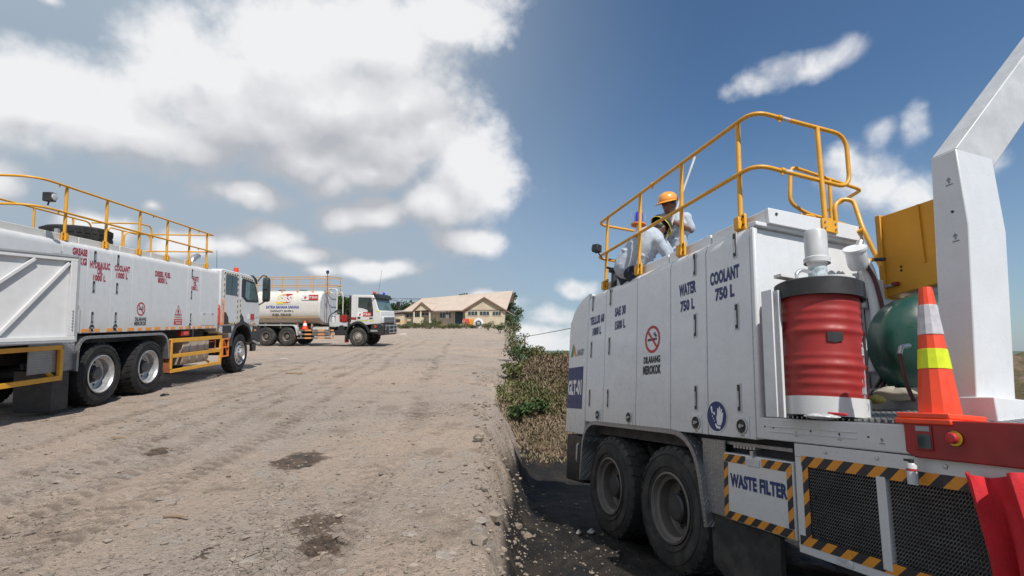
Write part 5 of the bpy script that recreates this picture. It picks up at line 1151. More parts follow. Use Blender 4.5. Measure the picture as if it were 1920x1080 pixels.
# traffic cone
cx=X3(1755,690,-2.36); cn=thing('traffic_cone','large orange traffic cone with white and lime bands beside the green tank','traffic cone',F3.M@Matrix.Translation((-2.36,X3(1762,770,-2.36).y,1.43)))
cn.rotation_mode='QUATERNION'; 
def cr(z): return .094+( .032-.094)*(z-.03)/.68
mb=MB(); mb.lathe([(cr(.03),.03),(cr(.71),.71),(.030,.722),(0,.722)],(0,0,0),(0,0,1),12); mb.build('cone_body',CONE,cn,ang=20)
for z0,z1,m_,nm in ((.455,.62,REFW,'white_band'),(.27,.375,REFY,'lime_band')):
    mb=MB(); mb.lathe([(cr(z0)+.0005,z0-.001),(cr(z0)+.003,z0),(cr(z1)+.003,z1),(cr(z1)+.0005,z1+.001)],(0,0,0),(0,0,1),12); mb.build(nm,m_,cn,ang=20)
mb=MB(); mb.box(-.14,.14,-.14,.14,-.025,.004); mb.box(-.132,.132,-.132,.134,.0045,.034); mb.build('cone_base',CONE,cn,bevel=.006)
# small things on the deck
def blob(name,lb,cat,px,py,s,size,m,seed,seg=10):
    p=X3(px,py,s); rn_=random.Random(seed); mb=MB(); n=16; vs=[]; fs=[]
    for i in range(seg+1):
        th=math.pi*i/seg
        for k in range(n):
            a=2*math.pi*k/n; f=1+.25*math.sin(3*a+seed)*math.sin(th)+rn_.uniform(-.13,.13); vs.append((size[0]*math.sin(th)*math.cos(a)*f,size[1]*math.sin(th)*math.sin(a)*f,size[2]*(math.cos(th)+1)*.5*(1+rn_.uniform(-.2,.2))))
    for i in range(seg):
        for k in range(n): fs.append((i*n+k,i*n+(k+1)%n,(i+1)*n+(k+1)%n,(i+1)*n+k))
    mb.add(vs,fs); o=mb.build(name,m,ang=60); sb=o.modifiers.new('s','SUBSURF'); sb.levels=1; sb.render_levels=1
    o.matrix_world=F3.M@Matrix.Translation(p); return tag(o,lb,cat)
blob('plastic_wrap','crumpled clear plastic wrap lying on the deck edge in front of the drum','plastic wrap',1538,786,-1.98,(.115,.05,.03),PLAS,3)
blob('rag_pile','dirty grey rag bundle on the deck between drum and green tank','rag',1680,752,-1.62,(.13,.11,.09),RAG,5)
blob('work_glove','yellowish stained glove on the deck beside the rag bundle','glove',1643,758,-1.72,(.05,.05,.06),mat('stained_yellow_cloth',(.42,.36,.09),.9,dirt=.6,bump=.5,bs=30),8)
p=X3(1571,777,-2.02); mb=MB(); mb.bar((-.05,0,0),(.055,0,.004),.02,.016); o=mb.build('red_knife',mat('red_plastic',(.6,.02,.03),.4),bevel=.005); o.matrix_world=F3.M@Matrix.Translation(p)@Matrix.Rotation(R(12),4,'Z'); tag(o,'small red plastic knife handle lying on the clear wrap','knife')
can=thing('small_canister','small white canister with red band hanging below the red control box','canister',F3.M@Matrix.Translation((-2.30,.065,1.10)))
mb=MB(); mb.lathe([(0,0),(.024,0),(.024,.095),(.018,.105),(.0,.105)],(0,0,0),(0,0,1),18); mb.build('can_body',GREYW,can)
mb=MB(); mb.lathe([(.0248,.066),(.0248,.078)],(0,0,0),(0,0,1),18); mb.build('can_band',SIGNR,can)
mb=MB(); mb.cyl((0,0,.104),(0,0,.125),.012,10); mb.box(-.006,.035,-.006,.006,.112,.124); mb.build('can_nozzle',BLK,can)
# red cloth hanging at the right end of the mesh guard
mb=MB(); vs=[]; nx,nz=26,18
for j in range(nz+1):
    for i in range(nx+1):
        u_=i/nx; v_=j/nz; x=-2.555-.05*v_*(1-v_)*3-u_*.42-.04*v_; vs.append((x,.05+.03*math.sin(u_*17+v_*2.5)+.02*math.sin(u_*31-v_*4)+.06*v_*math.sin(u_*5),1.20-v_*.95-.02*math.sin(u_*9)))
fs=[(j*(nx+1)+i,j*(nx+1)+i+1,(j+1)*(nx+1)+i+1,(j+1)*(nx+1)+i) for j in range(nz) for i in range(nx)]
mb.add(vs,fs); o=mb.build('red_tarpaulin',CLOTHR,fix=False,ang=70); so=o.modifiers.new('t','SOLIDIFY'); so.thickness=.008; o.matrix_world=F3.M; tag(o,'red cloth sheet hanging over the right end of the mesh guard','cloth')
# ------------------------------------------------------------------ two men on the roof of the lube truck
def LW(px,py,Z): return F3.Mi@at(px,py,Z)
def remesh(mb,name,m,parent,vox=.011,sm=6):
    o=mb.build(name,m,parent,fix=True,ang=180)
    r=o.modifiers.new('r','REMESH'); r.mode='VOXEL'; r.voxel_size=vox; r.use_smooth_shade=True
    s=o.modifiers.new('s','SMOOTH'); s.factor=.5; s.iterations=sm
    return o
def ball(mb,c,r,rz=None,ax=(0,0,1),n=12):
    rz=rz or r; mb.lathe([(r*math.sin(math.pi*k/n),-rz*math.cos(math.pi*k/n)) for k in range(n+1)],c,ax,16)
def limb(mb,pts,rs):
    mb.tube(pts,rs,12)
    for p,r in zip(pts,rs): ball(mb,p,r*.99,n=8)
def hand(mb,w,d,grip,side,s=1.):            # wrist, direction along palm, pole direction the fingers wrap round
    d=d.normalized(); g=grip.normalized(); nrm=d.cross(g).normalized()*side
    palm=w+d*.05*s; limb(mb,[w,palm],[.024*s,.030*s])
    for k,(off,ln) in enumerate(((-.027,.066),(-.009,.075),(.009,.072),(.027,.055))):
        b=palm+d*.035*s+g*off*s; c=b+d*ln*.35*s+nrm*.012*s; e=c+(nrm*.9-d*.1)*ln*.4*s; f=e-d*ln*.35*s+nrm*.006*s
        limb(mb,[palm+g*off*.8*s,b,c,e,f],[.011*s,.0095*s,.009*s,.0085*s,.007*s])
    b=w+d*.03*s-g*.03*s; limb(mb,[b,b-g*.018*s+nrm*.03*s,b+d*.01*s+nrm*.055*s],[.012*s,.0105*s,.009*s])
def person(name_label,J,facing,hat,up=None,brim=1.):
    p=thing('person',name_label,'person',F3.M)
    f=Vector(facing).normalized(); up=Vector(up).normalized() if up else Vector((0,0,1)); rt=f.cross(up).normalized(); up=rt.cross(f)
    b=MB(); H=J['head']
    # head: skull, jaw, nose, ears, brow
    ball(b,H,.082,.105,up); ball(b,H+f*.03-up*.055,.058,.06,up); limb(b,[H-up*.09-f*.01,J['neck']],[.052,.056])
    limb(b,[H+f*.083+up*.01,H+f*.105-up*.022],[.011,.016]); ball(b,H+f*.07-up*.072,.026,.012,up)
    for s in (-1,1): ball(b,H+rt*s*.082-up*.01,.014,.030,up); ball(b,H+f*.072+rt*s*.032+up*.022,.016,.010,up)
    limb(b,[J['neck'],J['chest'],J['waist'],J['hip']],[.07,.11,.105,.115])
    for s in ('l','r'):
        limb(b,[J['sh'+s],J['el'+s],J['wr'+s]],[.048,.040,.028]); 
        hand(b,J['wr'+s],J['hd'+s]-J['wr'+s],J['grip'],1 if s=='l' else -1)
        limb(b,[J['hip'+s],J['kn'+s],J['an'+s]],[.078,.056,.042])
        limb(b,[J['an'+s],J['an'+s]+f*.12-Vector((0,0,.05))],[.04,.035])
    body=remesh(b,'body',SKIN,p,.0095,5)
    e=MB()
    for s in (-1,1): ball(e,H+f*.083+rt*s*.032+up*.014,.009)
    e.each('eye',TBLK,body)
    mo=MB(); mo.tube([H+f*.094-rt*.022-up*.066,H+f*.099-up*.067,H+f*.094+rt*.022-up*.066],.005,6); mo.build('mouth',mat('lips',(.16,.055,.045),.5),body)
    ha=MB(); ball(ha,H-f*.012+up*.015,.088,.105,up); hb=ha.build('hair',TBLK,p)
    sh=MB(); limb(sh,[J['chest']+(J['neck']-J['chest'])*.72,J['chest'],(J['chest']+J['waist'])/2,J['waist'],J['hip'],J['hip']+(J['hip']-J['waist']).normalized()*.09],[.095,J['cr'],J['cr'],J['cr']*.94,J['cr']*.93,J['cr']*.84])
    for s in ('l','r'):
        limb(sh,[J['chest']+(J['neck']-J['chest'])*.4,J['sh'+s],J['sh'+s]*.2+J['el'+s]*.8],[.10,.078,.066])
        if J.get('long'): limb(sh,[J['el'+s],J['wr'+s]],[.06,.04])
    rn_=random.Random(5)
    for k in range(26):                    # folds in the cloth
        t=rn_.random(); c=J['chest'].lerp(J['hip'],t); a=rn_.uniform(0,6.28); q=c+(rt*math.cos(a)+f*math.sin(a))*J['cr']*.93; ax=(J['hip']-J['chest']).normalized(); dd=(ax*rn_.uniform(-.5,.5)+rt*math.sin(a)*-1*.8+f*math.cos(a)*.8).normalized(); limb(sh,[q-dd*.07,q+dd*.07],[.010,.016])
    remesh(sh,'shirt',SHIRT,p,.010,4)
    co=MB(); co.tube([J['neck']+(rt*math.cos(t)+f*math.sin(t))*.068-up*(.01+.02*math.sin(t)) for t in [2*math.pi*k/16 for k in range(16)]],.018,8,closed=True); co.build('collar',SHIRT,p)
    tr=MB(); limb(tr,[J['waist']*.3+J['hip']*.7,J['hip']],[J['cr']*.80,J['cr']*.84])
    for s in ('l','r'): limb(tr,[J['hip']*.5+J['hip'+s]*.5,J['hip'+s],J['kn'+s],J['an'+s]],[.11,.098,.08,.068])
    remesh(tr,'trousers',TROU,p,.012,5)
    for s in ('l','r'):
        bo=MB(); limb(bo,[J['an'+s],J['an'+s]-Vector((0,0,.04)),J['an'+s]+f*.14-Vector((0,0,.055))],[.052,.052,.045]); remesh(bo,'boot',TBLK,p,.012,3)
    HC_=H+up*.052-f*.005
    h=MB(); n=28; vs=[]; fs=[]
    prof=[(.118,0),(.119,.015),(.116,.035),(.108,.062),(.092,.088),(.066,.108),(.032,.119),(.001,.122)]
    for r_,z_ in prof:
        for k in range(n):
            t=2*math.pi*k/n; rx=r_*1.16; ry=r_*.98; rib=1+.03*(abs(math.sin(t))<.2)*(z_>.05); vs.append(HC_+f*math.cos(t)*rx+rt*math.sin(t)*ry+up*z_*rib)
    for i in range(len(prof)-1):
        for k in range(n): fs.append((i*n+k,i*n+(k+1)%n,(i+1)*n+(k+1)%n,(i+1)*n+k))
    h.add(vs,fs); hh=h.build('hard_hat',hat[0],p,ang=60); so=hh.modifiers.new('t','SOLIDIFY'); so.thickness=.004
    br=MB(); vs=[];fs=[]
    for k in range(n):
        t=2*math.pi*k/n; ex=(.018+.055*max(0,math.cos(t))**1.5)*brim
        for d_,z_ in ((0,.004),(ex,-.006-.012*max(0,math.cos(t))),(ex,-.012-.012*max(0,math.cos(t))),(0,-.006)): vs.append(HC_+(f*math.cos(t)*(.118*1.16+d_)+rt*math.sin(t)*(.118*.98+d_))+up*z_)
    for k in range(n):
        for i in range(4): fs.append((k*4+i,((k+1)%n)*4+i,((k+1)%n)*4+(i+1)%4,k*4+(i+1)%4))
    br.add(vs,fs); br.build('hat_brim',hat[1],hh,ang=50)
    return p
# standing man with orange hat, both hands on the pole
Z=6.42; V=Vector
pa,pb=LW(1303,294,Z-.20),LW(1241,470,Z-.22); pdir=(pa-pb).normalized()
def onpole(py): return pa.lerp(pb,(py-294)/(470-294))
fl=2.84
J=dict(head=LW(1254,385,Z),neck=LW(1260,400,Z+.02),chest=LW(1268,420,Z+.03),waist=LW(1269,455,Z+.03),hip=LW(1269,478,Z+.03),shl=LW(1286,409,Z),shr=LW(1247,410,Z+.04),ell=LW(1296,432,Z-.05),elr=LW(1239,434,Z),cr=.138,grip=pdir)
hl,hr=onpole(415),onpole(434)
J['hdl']=hl; J['hdr']=hr; J['wrl']=hl+(J['ell']-hl).normalized()*.085; J['wrr']=hr+(J['elr']-hr).normalized()*.085
hip=J['hip']
for s,dx in (('l',-.09),('r',.09)):
    J['hip'+s]=hip+V((0,dx,-.06)); J['kn'+s]=V((hip.x,hip.y+dx*1.1,hip.z*.5+fl*.5)); J['an'+s]=V((hip.x+.03,hip.y+dx*1.15,fl+.09))
person('standing man in orange hard hat and pale blue shirt gripping a white pole',J,(-.35,.85,-.35),(HELM,HELM))
mb=MB(); mb.tube([pa,pb],.0135,10); po=mb.build('dip_pole',mat('white_pole',(.72,.72,.70),.45)); po.matrix_world=F3.M; tag(po,'long white dipping pole slanting up from the truck roof, held by the standing man','pole')
# stooping man, seen from behind
Z=6.15
J=dict(head=LW(1236,428,Z+.02),neck=LW(1230,440,Z),chest=LW(1217,452,Z+.02),waist=LW(1195,474,Z+.03),hip=LW(1183,490,Z+.03),shl=LW(1234,452,Z-.14),shr=LW(1232,444,Z+.18),ell=LW(1248,474,Z-.16),elr=LW(1252,468,Z+.18),cr=.185,grip=V((0,0,1)),long=True)
for s in 'lr': J['wr'+s]=J['el'+s]+V((.0,-.10,-.17)); J['hd'+s]=J['wr'+s]+V((.0,-.02,-.09))
hip=J['hip']
for s,dx in (('l',-.1),('r',.1)):
    J['hip'+s]=hip+V((dx*.75+.03,.03,-.15)); J['kn'+s]=V((hip.x+dx*.8+.03,hip.y+.03,hip.z*.5+fl*.5)); J['an'+s]=V((hip.x+dx,hip.y+.02,fl+.09))
person('stooping man in dark hard hat with yellow brim bending over on the roof',J,(.15,-.75,-.62),(HELD,TYEL),up=(.1,-.6,.8),brim=.45)
# caged blue beacon and work light at the far end of the roof
bc=LW(1197,420,6.9); mb=MB(); mb.lathe([(0,0),(.10,0),(.10,.02),(.06,.03),(0,.03)],bc-V((0,0,.02)),(0,0,1),20); bb=mb.build('beacon',ORG,t3)
mb=MB(); mb.lathe([(.062,0),(.062,.13),(.05,.15),(0,.15)],bc+V((0,0,.012)),(0,0,1),16); mb.build('beacon_lens',BLUEL,bb)
mb=MB()
for k in range(6):
    a=k*math.pi/3; c=V((math.cos(a)*.09,math.sin(a)*.09,0)); mb.tube([bc+c,bc+c+V((0,0,.16)),bc+c*.3+V((0,0,.20))],.004,5)
mb.each('beacon_cage',STEEL,bb); mb=MB(); mb.tube([bc-V((0,0,.02)),bc-V((0,0,1.0))],.03,8); mb.build('beacon_post',CLN,bb)
wl=LW(1119,466,6.55); mb=MB(); mb.box(-.045,.045,-.05,.05,-.05,.05); o=mb.build('work_lamp',BLK,t3,bevel=.01); o.location=wl; o.rotation_euler=(0,0,.5)
mb=MB(); mb.lathe([(.04,0),(.04,.01),(0,.012)],(0.05,0,0),(1,0,0),14); mb.build('lamp_lens',GREYW,o)
mb=MB(); mb.tube(fillet([wl+V((0,-.02,-.05)),wl+V((0,-.1,-.14)),V((1.86,-.25,3.47)),V((1.86,-.5,3.46))],.05),.008,6); mb.build('lamp_cable',BLK,t3)
k=LW(1152,508,6.6); mb=MB(); mb.box(-.06,.06,-.06,.06,-.02,.03); o=mb.build('roof_valve',CHAS,t3,bevel=.015); o.location=V((k.x,k.y,k.z)); mb=MB(); mb.tube([(0,0,.02),(.03,.10,.04)],.015,6); mb.build('valve_handle',BLK,o); mb=MB(); mb.cyl((0,0,-.02),(0,0,-.3),.04,8); mb.build('valve_stem',CHAS,o)
# ------------------------------------------------------------------ long house and things around it
def W3(px,py,Z): return at(px,py,Z)
gz=lambda v: zat(v.x,v.y)
O=W3(791,611,100); O.z=gz(O)
hs=thing('long_house','long low cream house with pinkish metal roof and gabled porch across the yard','house',Matrix.Translation(O))
def rel(px,py,Z): return W3(px,py,Z)-O
def slab3(pts,th,name,m,par,dirv=(0,0,-1)):
    n=len(pts); d=Vector(dirv)*th; mb=MB(); vs=list(pts)+[p+d for p in pts]
    mb.add(vs,[tuple(range(n)),tuple(range(2*n-1,n-1,-1))]+[(i,(i+1)%n,n+(i+1)%n,n+i) for i in range(n)]); return mb.build(name,m,par,ang=20)
rl,rr_=rel(791,559.5,103),rel(962,545,103)
el,er=rel(753,584,98),rel(950,580.5,96)
rf=slab3([el,er,rr_,rl],.10,'roof',ROOF,hs)
slab3([rl,rr_,rel(964,566,112),rel(790,574,112)],.10,'roof',ROOF,hs)
mb=MB(); mb.bar(el+Vector((0,-.05,-.08)),er+Vector((0,-.05,-.08)),.12,.18); mb.bar(el+Vector((0,-.05,-.08)),rl+Vector((-.06,0,-.08)),.12,.18); mb.each('fascia',TRIM,rf)
n=46; mb=MB()
for k in range(1,n):
    a=el.lerp(er,k/n); b=rl.lerp(rr_,k/n); mb.bar(a+Vector((0,0,.02)),b+Vector((0,0,.02)),.05,.03)
for o_ in mb.each('roof_rib',ROOF,rf): pass
wy=el.y+.5; zb=-.25; ze=el.z-.06
x0,x1=el.x+1.0,er.x-.4
wl_=MB().box(x0,x1,wy,wy+9.,zb,ze).build('wall',WALL,hs)
def PX(px,py,y=None):
    r=at(px,py,1)-Vector((0,0,HC)); y=wy if y is None else y; t=(O.y+y)/r.y; q=Vector((0,0,HC))+r*t; return q-O
def wbox(a,b,name,m,d0,d1,par=wl_,y=None):
    p,q=PX(*a,y),PX(*b,y); yy=wy if y is None else y
    return MB().box(min(p.x,q.x),max(p.x,q.x),yy-d0,yy-d1,min(p.z,q.z),max(p.z,q.z)).build(name,m,par,bevel=.01)
for a,b in (((762,586),(774,595)),((776,586),(786,595)),((824,585),(846,597)),((790,586),(804,592))):
    f=wbox(a,b,'window',CREAMT,.06,-.02); wbox((a[0]+.8,a[1]+.8),(b[0]-.8,b[1]-.8),'pane',GLASS,.075,.05,f)
    n=2 if b[0]-a[0]<15 else 4
    for k in range(1,n): x=a[0]+(b[0]-a[0])*k/n; wbox((x-.25,a[1]),(x+.25,b[1]),'mullion',CREAMT,.09,.06,f)
dr_=wbox((853,583.5),(868,607.5),'door',DOORB,.08,-.02); wbox((851.5,582),(853,607),'door_frame',CREAMT,.1,-.02,dr_); wbox((868,582),(869.5,607),'door_frame',CREAMT,.1,-.02,dr_)
for px in (848,872,808,820): wbox((px-.8,580),(px+.8,608),'pillar',CREAMT,.14,.0)
wbox((836,590),(842,597),'notice_board',TWHT,.12,.06); wbox((864,582),(867,585),'wall_lamp',GREYW,.3,.1)
# porch gable
py_=wy-1.6
gp=[PX(775,583,py_),PX(791,567.5,py_),PX(807.5,581,py_)]
apx=gp[1]; bk=Vector((0,2.9,0))
slab3([gp[0]+Vector((-.2,-.3,-.1)),apx+Vector((0,-.3,.05)),apx+bk+Vector((0,0,.05)),gp[0]+bk+Vector((-.2,0,-.1))],.08,'porch_roof',ROOF,hs); slab3([apx+Vector((0,-.3,.05)),gp[2]+Vector((.2,-.3,-.1)),gp[2]+bk+Vector((1.4,0,-.05)),apx+bk+Vector((2.9,0,.05))],.08,'porch_roof',ROOF,hs)
MB().add(gp+[p+Vector((0,.1,0)) for p in gp],[(0,1,2),(5,4,3),(0,3,4,1),(1,4,5,2),(2,5,3,0)]).build('porch_gable',WALL,hs)
mb=MB(); mb.bar(gp[0]+Vector((-.15,-.32,-.08)),apx+Vector((0,-.32,.05)),.05,.16); mb.bar(apx+Vector((0,-.32,.05)),gp[2]+Vector((.15,-.32,-.08)),.05,.16); mb.each('porch_fascia',TRIM,hs)
for px in (776.5,789,806): p=PX(px,584,py_); MB().box(p.x-.11,p.x+.11,py_-.05,py_+.17,zb,p.z).build('porch_post',CREAMT,hs)
wbox((775,595),(794,606),'porch_wall',WALL,.0,-.15,hs,py_)
# right wing with its own gable
gy=wy-5; g=[PX(871,581,gy),PX(908,558.5,gy),PX(948,582,gy)]
bk=Vector((1.2,9,0))
slab3([g[0]+Vector((-.4,-.4,-.2)),g[1]+Vector((0,-.4,.06)),g[1]+bk,g[0]+bk+Vector((-.4,0,-.2))],.1,'wing_roof',ROOF,hs); slab3([g[1]+Vector((0,-.4,.06)),g[2]+Vector((.4,-.4,-.2)),g[2]+bk+Vector((.4,0,-.2)),g[1]+bk],.1,'wing_roof',ROOF,hs)
mb=MB(); mb.prism([(p.x,p.z) for p in g]+[(g[2].x-.3,zb),(g[0].x+.3,zb)],'y',gy,gy+8.5); wg=mb.build('wing_wall',WALL,hs)
mb=MB(); mb.bar(g[0]+Vector((-.35,-.42,-.2)),g[1]+Vector((0,-.42,.04)),.06,.2); mb.bar(g[1]+Vector((0,-.42,.04)),g[2]+Vector((.35,-.42,-.2)),.06,.2); mb.each('wing_fascia',TRIM,hs)
for a,b in (((877,583),(896,592)),((899,583),(918,592)),((923,583),(940,592))):
    f=wbox(a,b,'window',CREAMT,.08,-.02,wg,gy); wbox((a[0]+.8,a[1]+.8),(b[0]-.8,b[1]-.8),'pane',GLASS,.095,.07,f,gy)
    for k in (1,2): x=a[0]+(b[0]-a[0])*k/3; wbox((x-.25,a[1]),(x+.25,b[1]),'mullion',CREAMT,.11,.08,f,gy)
MB().box(g[0].x,g[2].x,gy-.06,gy-.0,PX(880,583,gy).z+.05,PX(880,581.5,gy).z+.05).build('wing_band',TRIM,wg)
# small shed left of the house
O2=W3(748,611,96); O2.z=gz(O2); sh=thing('shed','small lean-to shed with pale flat roof left of the long house','shed',Matrix.Translation(O2))
mb=MB(); mb.box(-2.2,1.0,0,3,-.2,2.45); mb.build('wall',WALL,sh); mb=MB(); mb.prism([(-2.6,2.5),(1.4,2.95),(1.4,3.05),(-2.6,2.6)],'y',-.5,3.2); mb.build('roof',ROOF,sh); MB().box(-1.2,.2,-.03,.02,.9,1.5).build('window',TBLK,sh)
mb=MB(); mb.prism([(-3.4,2.95),(.6,3.15),(.6,3.25),(-3.4,3.05)],'y',1.0,4.5); mb.build('awning',GREYW,sh)
# things along the house front
def standing(px,py,Z): p=W3(px,py,Z); p.z=gz(p); return p
def boxthing(px,Z,w,h,d,m,name,lb,cat,legs=0.,lid=True):
    p=standing(px,608,Z); t_=thing(name,lb,cat,Matrix.Translation(p))
    MB().box(-w/2,w/2,-d/2,d/2,legs,legs+h).build('tank_shell',m,t_,bevel=.06)
    if lid: MB().box(-w*.3,w*.3,-d*.3,d*.3,legs+h,legs+h+.06).build('lid',m,t_,bevel=.02)
    mb=MB()
    for a in (-1,1):
        for b in (-1,1): mb.box(a*w*.42-.05,a*w*.42+.05,b*d*.4-.05,b*d*.4+.05,-.05,legs+.01)
    if legs: mb.each('leg',GREYP,t_)
    MB().box(-w/2-.01,w/2+.01,-d/2-.012,d/2+.012,legs+h*.45,legs+h*.5).build('rib',m,t_)
    return t_
boxthing(873.5,88,1.05,1.1,1.,mat('red_bin_plastic',(.55,.09,.05),.5),'storage_bin','red storage bin standing before the wing of the long house','bin',.45)
boxthing(885,88,1.0,1.05,1.,mat('orange_bin_plastic',(.70,.27,.03),.5),'storage_bin','orange storage bin standing between the red bin and the upright painted tyre','bin',.45)
p=standing(897,610,84); ty=thing('painted_tyre','large white rimmed tyre with blue disc standing upright before the house wing','tyre sign',Matrix.Translation(p))
mb=MB(); mb.lathe([(.62*.8,-.14),(.62*.8,.14),(.80,.14),(.86,.05),(.86,-.05),(.80,-.14)],(0,0,.80),(0,1,0),28,closed=True); mb.build('tyre_ring',TWHT,ty); mb=MB(); mb.lathe([(0,.0),(.55,.0),(.55,.05),(0,.05)],(0,-.05,.80),(0,1,0),24); mb.build('disc',mat('teal_disc',(.03,.09,.13),.5),ty)
mb=MB(); mb.prism([(-.25,.55),(.25,.55),(.18,.85),(.3,1.1),(0,1.0),(-.3,1.1),(-.18,.85)],'y',-.07,-.052); mb.build('disc_mark',GREYW,ty)
p=standing(868,609,86); bt=thing('barrier_frame','white crossed pole frame leaning beside the red bin','frame',Matrix.Translation(p))
mb=MB(); mb.bar((-.9,0,0),(.3,0,1.25),.06,.06); mb.bar((.8,0,0),(-.1,0,1.25),.06,.06); mb.bar((-.4,.0,.55),(.5,0,.55),.05,.05); mb.each('pole',TWHT,bt)
p=standing(757,609,90); fr=thing('yellow_rack','yellow steel rack standing before the left end of the house','rack',Matrix.Translation(p))
mb=MB()
for x in (-.6,.0,.6): mb.bar((x,0,0),(x,0,1.3),.07,.07,(1,0,0))
for z in (.35,.85,1.25): mb.bar((-.6,0,z),(.6,0,z),.06,.06)
mb.each('rack_bar',YEL,fr)
boxthing(767,89,.8,1.1,.6,mat('dark_green_drum',(.04,.08,.05),.5),'drum_box','dark green box standing between the yellow rack and porch','box',0.)
boxthing(751,88,.9,.45,.7,mat('pale_blue_tub',(.45,.52,.60),.5),'water_tub','pale blue tub on the ground left of the yellow rack','tub',0.)
boxthing(809,90,.55,.75,.5,mat('blue_barrel_plastic',(.06,.16,.25),.45),'water_bin','small blue bin in front of the porch post','bin',.1)
bk_=standing(846,607,93); fn=thing('picket_fence','low dark picket fence along the house front','fence',Matrix.Translation(bk_))
for k in range(46): MB().box(-4.5+k*.17,-4.41+k*.17,-.02,.02,-.1,.62).build('picket',WOODM,fn)
mb=MB(); mb.box(-4.5,3.3,.021,.05,.2,.26); mb.box(-4.5,3.3,.021,.05,.45,.51); mb.each('fence_rail',WOODM,fn)
# rubble and planks heap
for k,(px,w) in enumerate(((833,1.5),(843,1.2))):
    p=standing(px,611,86); mb=MB(); rn_=random.Random(k)
    for j in range(9): a=rn_.uniform(-.4,.4); mb.bar((-w*rn_.random(),rn_.uniform(-.3,.3),.05+.05*j),(w*rn_.random(),rn_.uniform(-.3,.3),.05+.05*j),.12,.05)
    t_=thing('timber_heap',('grey timber heap lying in front of the picket fence, left one','grey timber heap lying in front of the picket fence, right one')[k],'timber heap',Matrix.Translation(p),'timber heaps before the house'); mb.each('plank',GREYP if k else WOODM,t_)
# ------------------------------------------------------------------ vegetation
def leafmesh(mb,c,r,n,s,rn,core=True):
    for k in range(n):
        v=Vector((rn.gauss(0,1),rn.gauss(0,1),rn.gauss(0,1))).normalized()*rn.uniform(.35,1.05)**.6
        p=Vector((c[0]+v.x*r[0],c[1]+v.y*r[1],c[2]+v.z*r[2])); a=Vector((rn.gauss(0,1),rn.gauss(0,1),rn.gauss(.4,1))).normalized(); u=a.orthogonal().normalized()*s*rn.uniform(.6,1.4); w=a.cross(u).normalized()*s*rn.uniform(.4,.8)
        mb.add([p-u,p-w*.8+u*.1,p+u,p+w*.8-u*.1],[(0,1,2,3)])
def tree(px,Z,h,cw,m,name,lb,seed,n=1500,pz=None,cat='tree',group=None,base=.25,ls=.17):
    rn=random.Random(seed); p=W3(px,611,Z); p.z=gz(p) if pz is None else pz
    t_=thing(name,lb,cat,Matrix.Translation(p),group)
    mb=MB(); top=Vector((rn.uniform(-.3,.3),0,h*.8)); mb.tube([(0,0,-.3),top*.4,top],[h*.028,h*.02,h*.006],7); mb.build('trunk',BARK,t_)
    lb_=[]; mb=MB(); cr=MB()
    nb=9+int(cw)
    for k in range(nb):
        f=rn.uniform(base,1.0); a=rn.uniform(0,6.28); wr=cw*.5*math.sin(math.pi*min(1,max(.12,(f-base)/(1-base)*.85+.12)))*rn.uniform(.45,1.0)
        c=Vector((math.cos(a)*wr,math.sin(a)*wr*.8,h*f*.92)); s=cw*rn.uniform(.19,.30)
        mb.tube([top*min(.95,f*.75),c],[h*.009,h*.003],5); leafmesh(cr,c,(s,s,s*.75),n//nb,ls,rn)
    mb.build('limb',BARK,t_); cr.build('crown',m,t_,fix=False,ang=20); return t_
T_=[(632,95,6.0,4.6,LEAF,'bushy green tree directly behind the gap of the fuel truck'),(648,92,5.5,4.0,LEAF,'rounded green tree right behind the tanker cab'),(612,110,6.2,5.,LEAFD,'dark tree partly behind the tanker tank'),(733,130,6.2,7.,LEAFD,'dark broad tree behind the shed, left of the house'),(752,135,6.6,7.5,LEAFD,'tall dark tree above the shed roof'),(772,140,7.6,8.,LEAF,'tall green tree behind the left roof slope'),(722,125,5.4,6.,LEAF,'lower green tree just right of the tanker cab'),
(868,150,10.6,8.,LEAFD,'tall dark tree over the middle of the house roof'),(886,155,11.6,9.,LEAFD,'tall dark tree over the roof near the wing'),(903,150,12.2,8.5,LEAF,'tallest green tree over the house wing'),(930,150,11.5,9.,LEAFD,'tall dark tree behind the wing gable'),(958,140,10.4,8.,LEAF,'green tree behind the right end of the wing'),(985,120,8.,6.,LEAFD,'dark tree at the plateau edge behind the house')]
for k,(px,Z,h,w,m_,lb) in enumerate(T_): tree(px,Z,h*.97,w,m_,'broadleaf_tree',lb,40+k,2600,ls=.34,base=.15)
def bush(px,Z,h,w,m,lb,seed,n=420,p=None,ls=.08):
    rn=random.Random(seed)
    if p is None: p=W3(px,611,Z); p.z=gz(p)
    t_=thing('bush',lb,'bush',Matrix.Translation(p)); mb=MB(); br=MB()
    for k in range(6):
        a=rn.uniform(0,6.28); c=Vector((math.cos(a)*w*.32*rn.random()**.5,math.sin(a)*w*.32,h*rn.uniform(.3,.78))); leafmesh(mb,c,(w*.22,w*.2,h*.24),n//6,ls,rn); br.tube([(0,0,-.05),c],[.03,.012],5)
    br.build('stem',BARK,t_); mb.build('foliage',m,t_,fix=False,ang=20); return t_
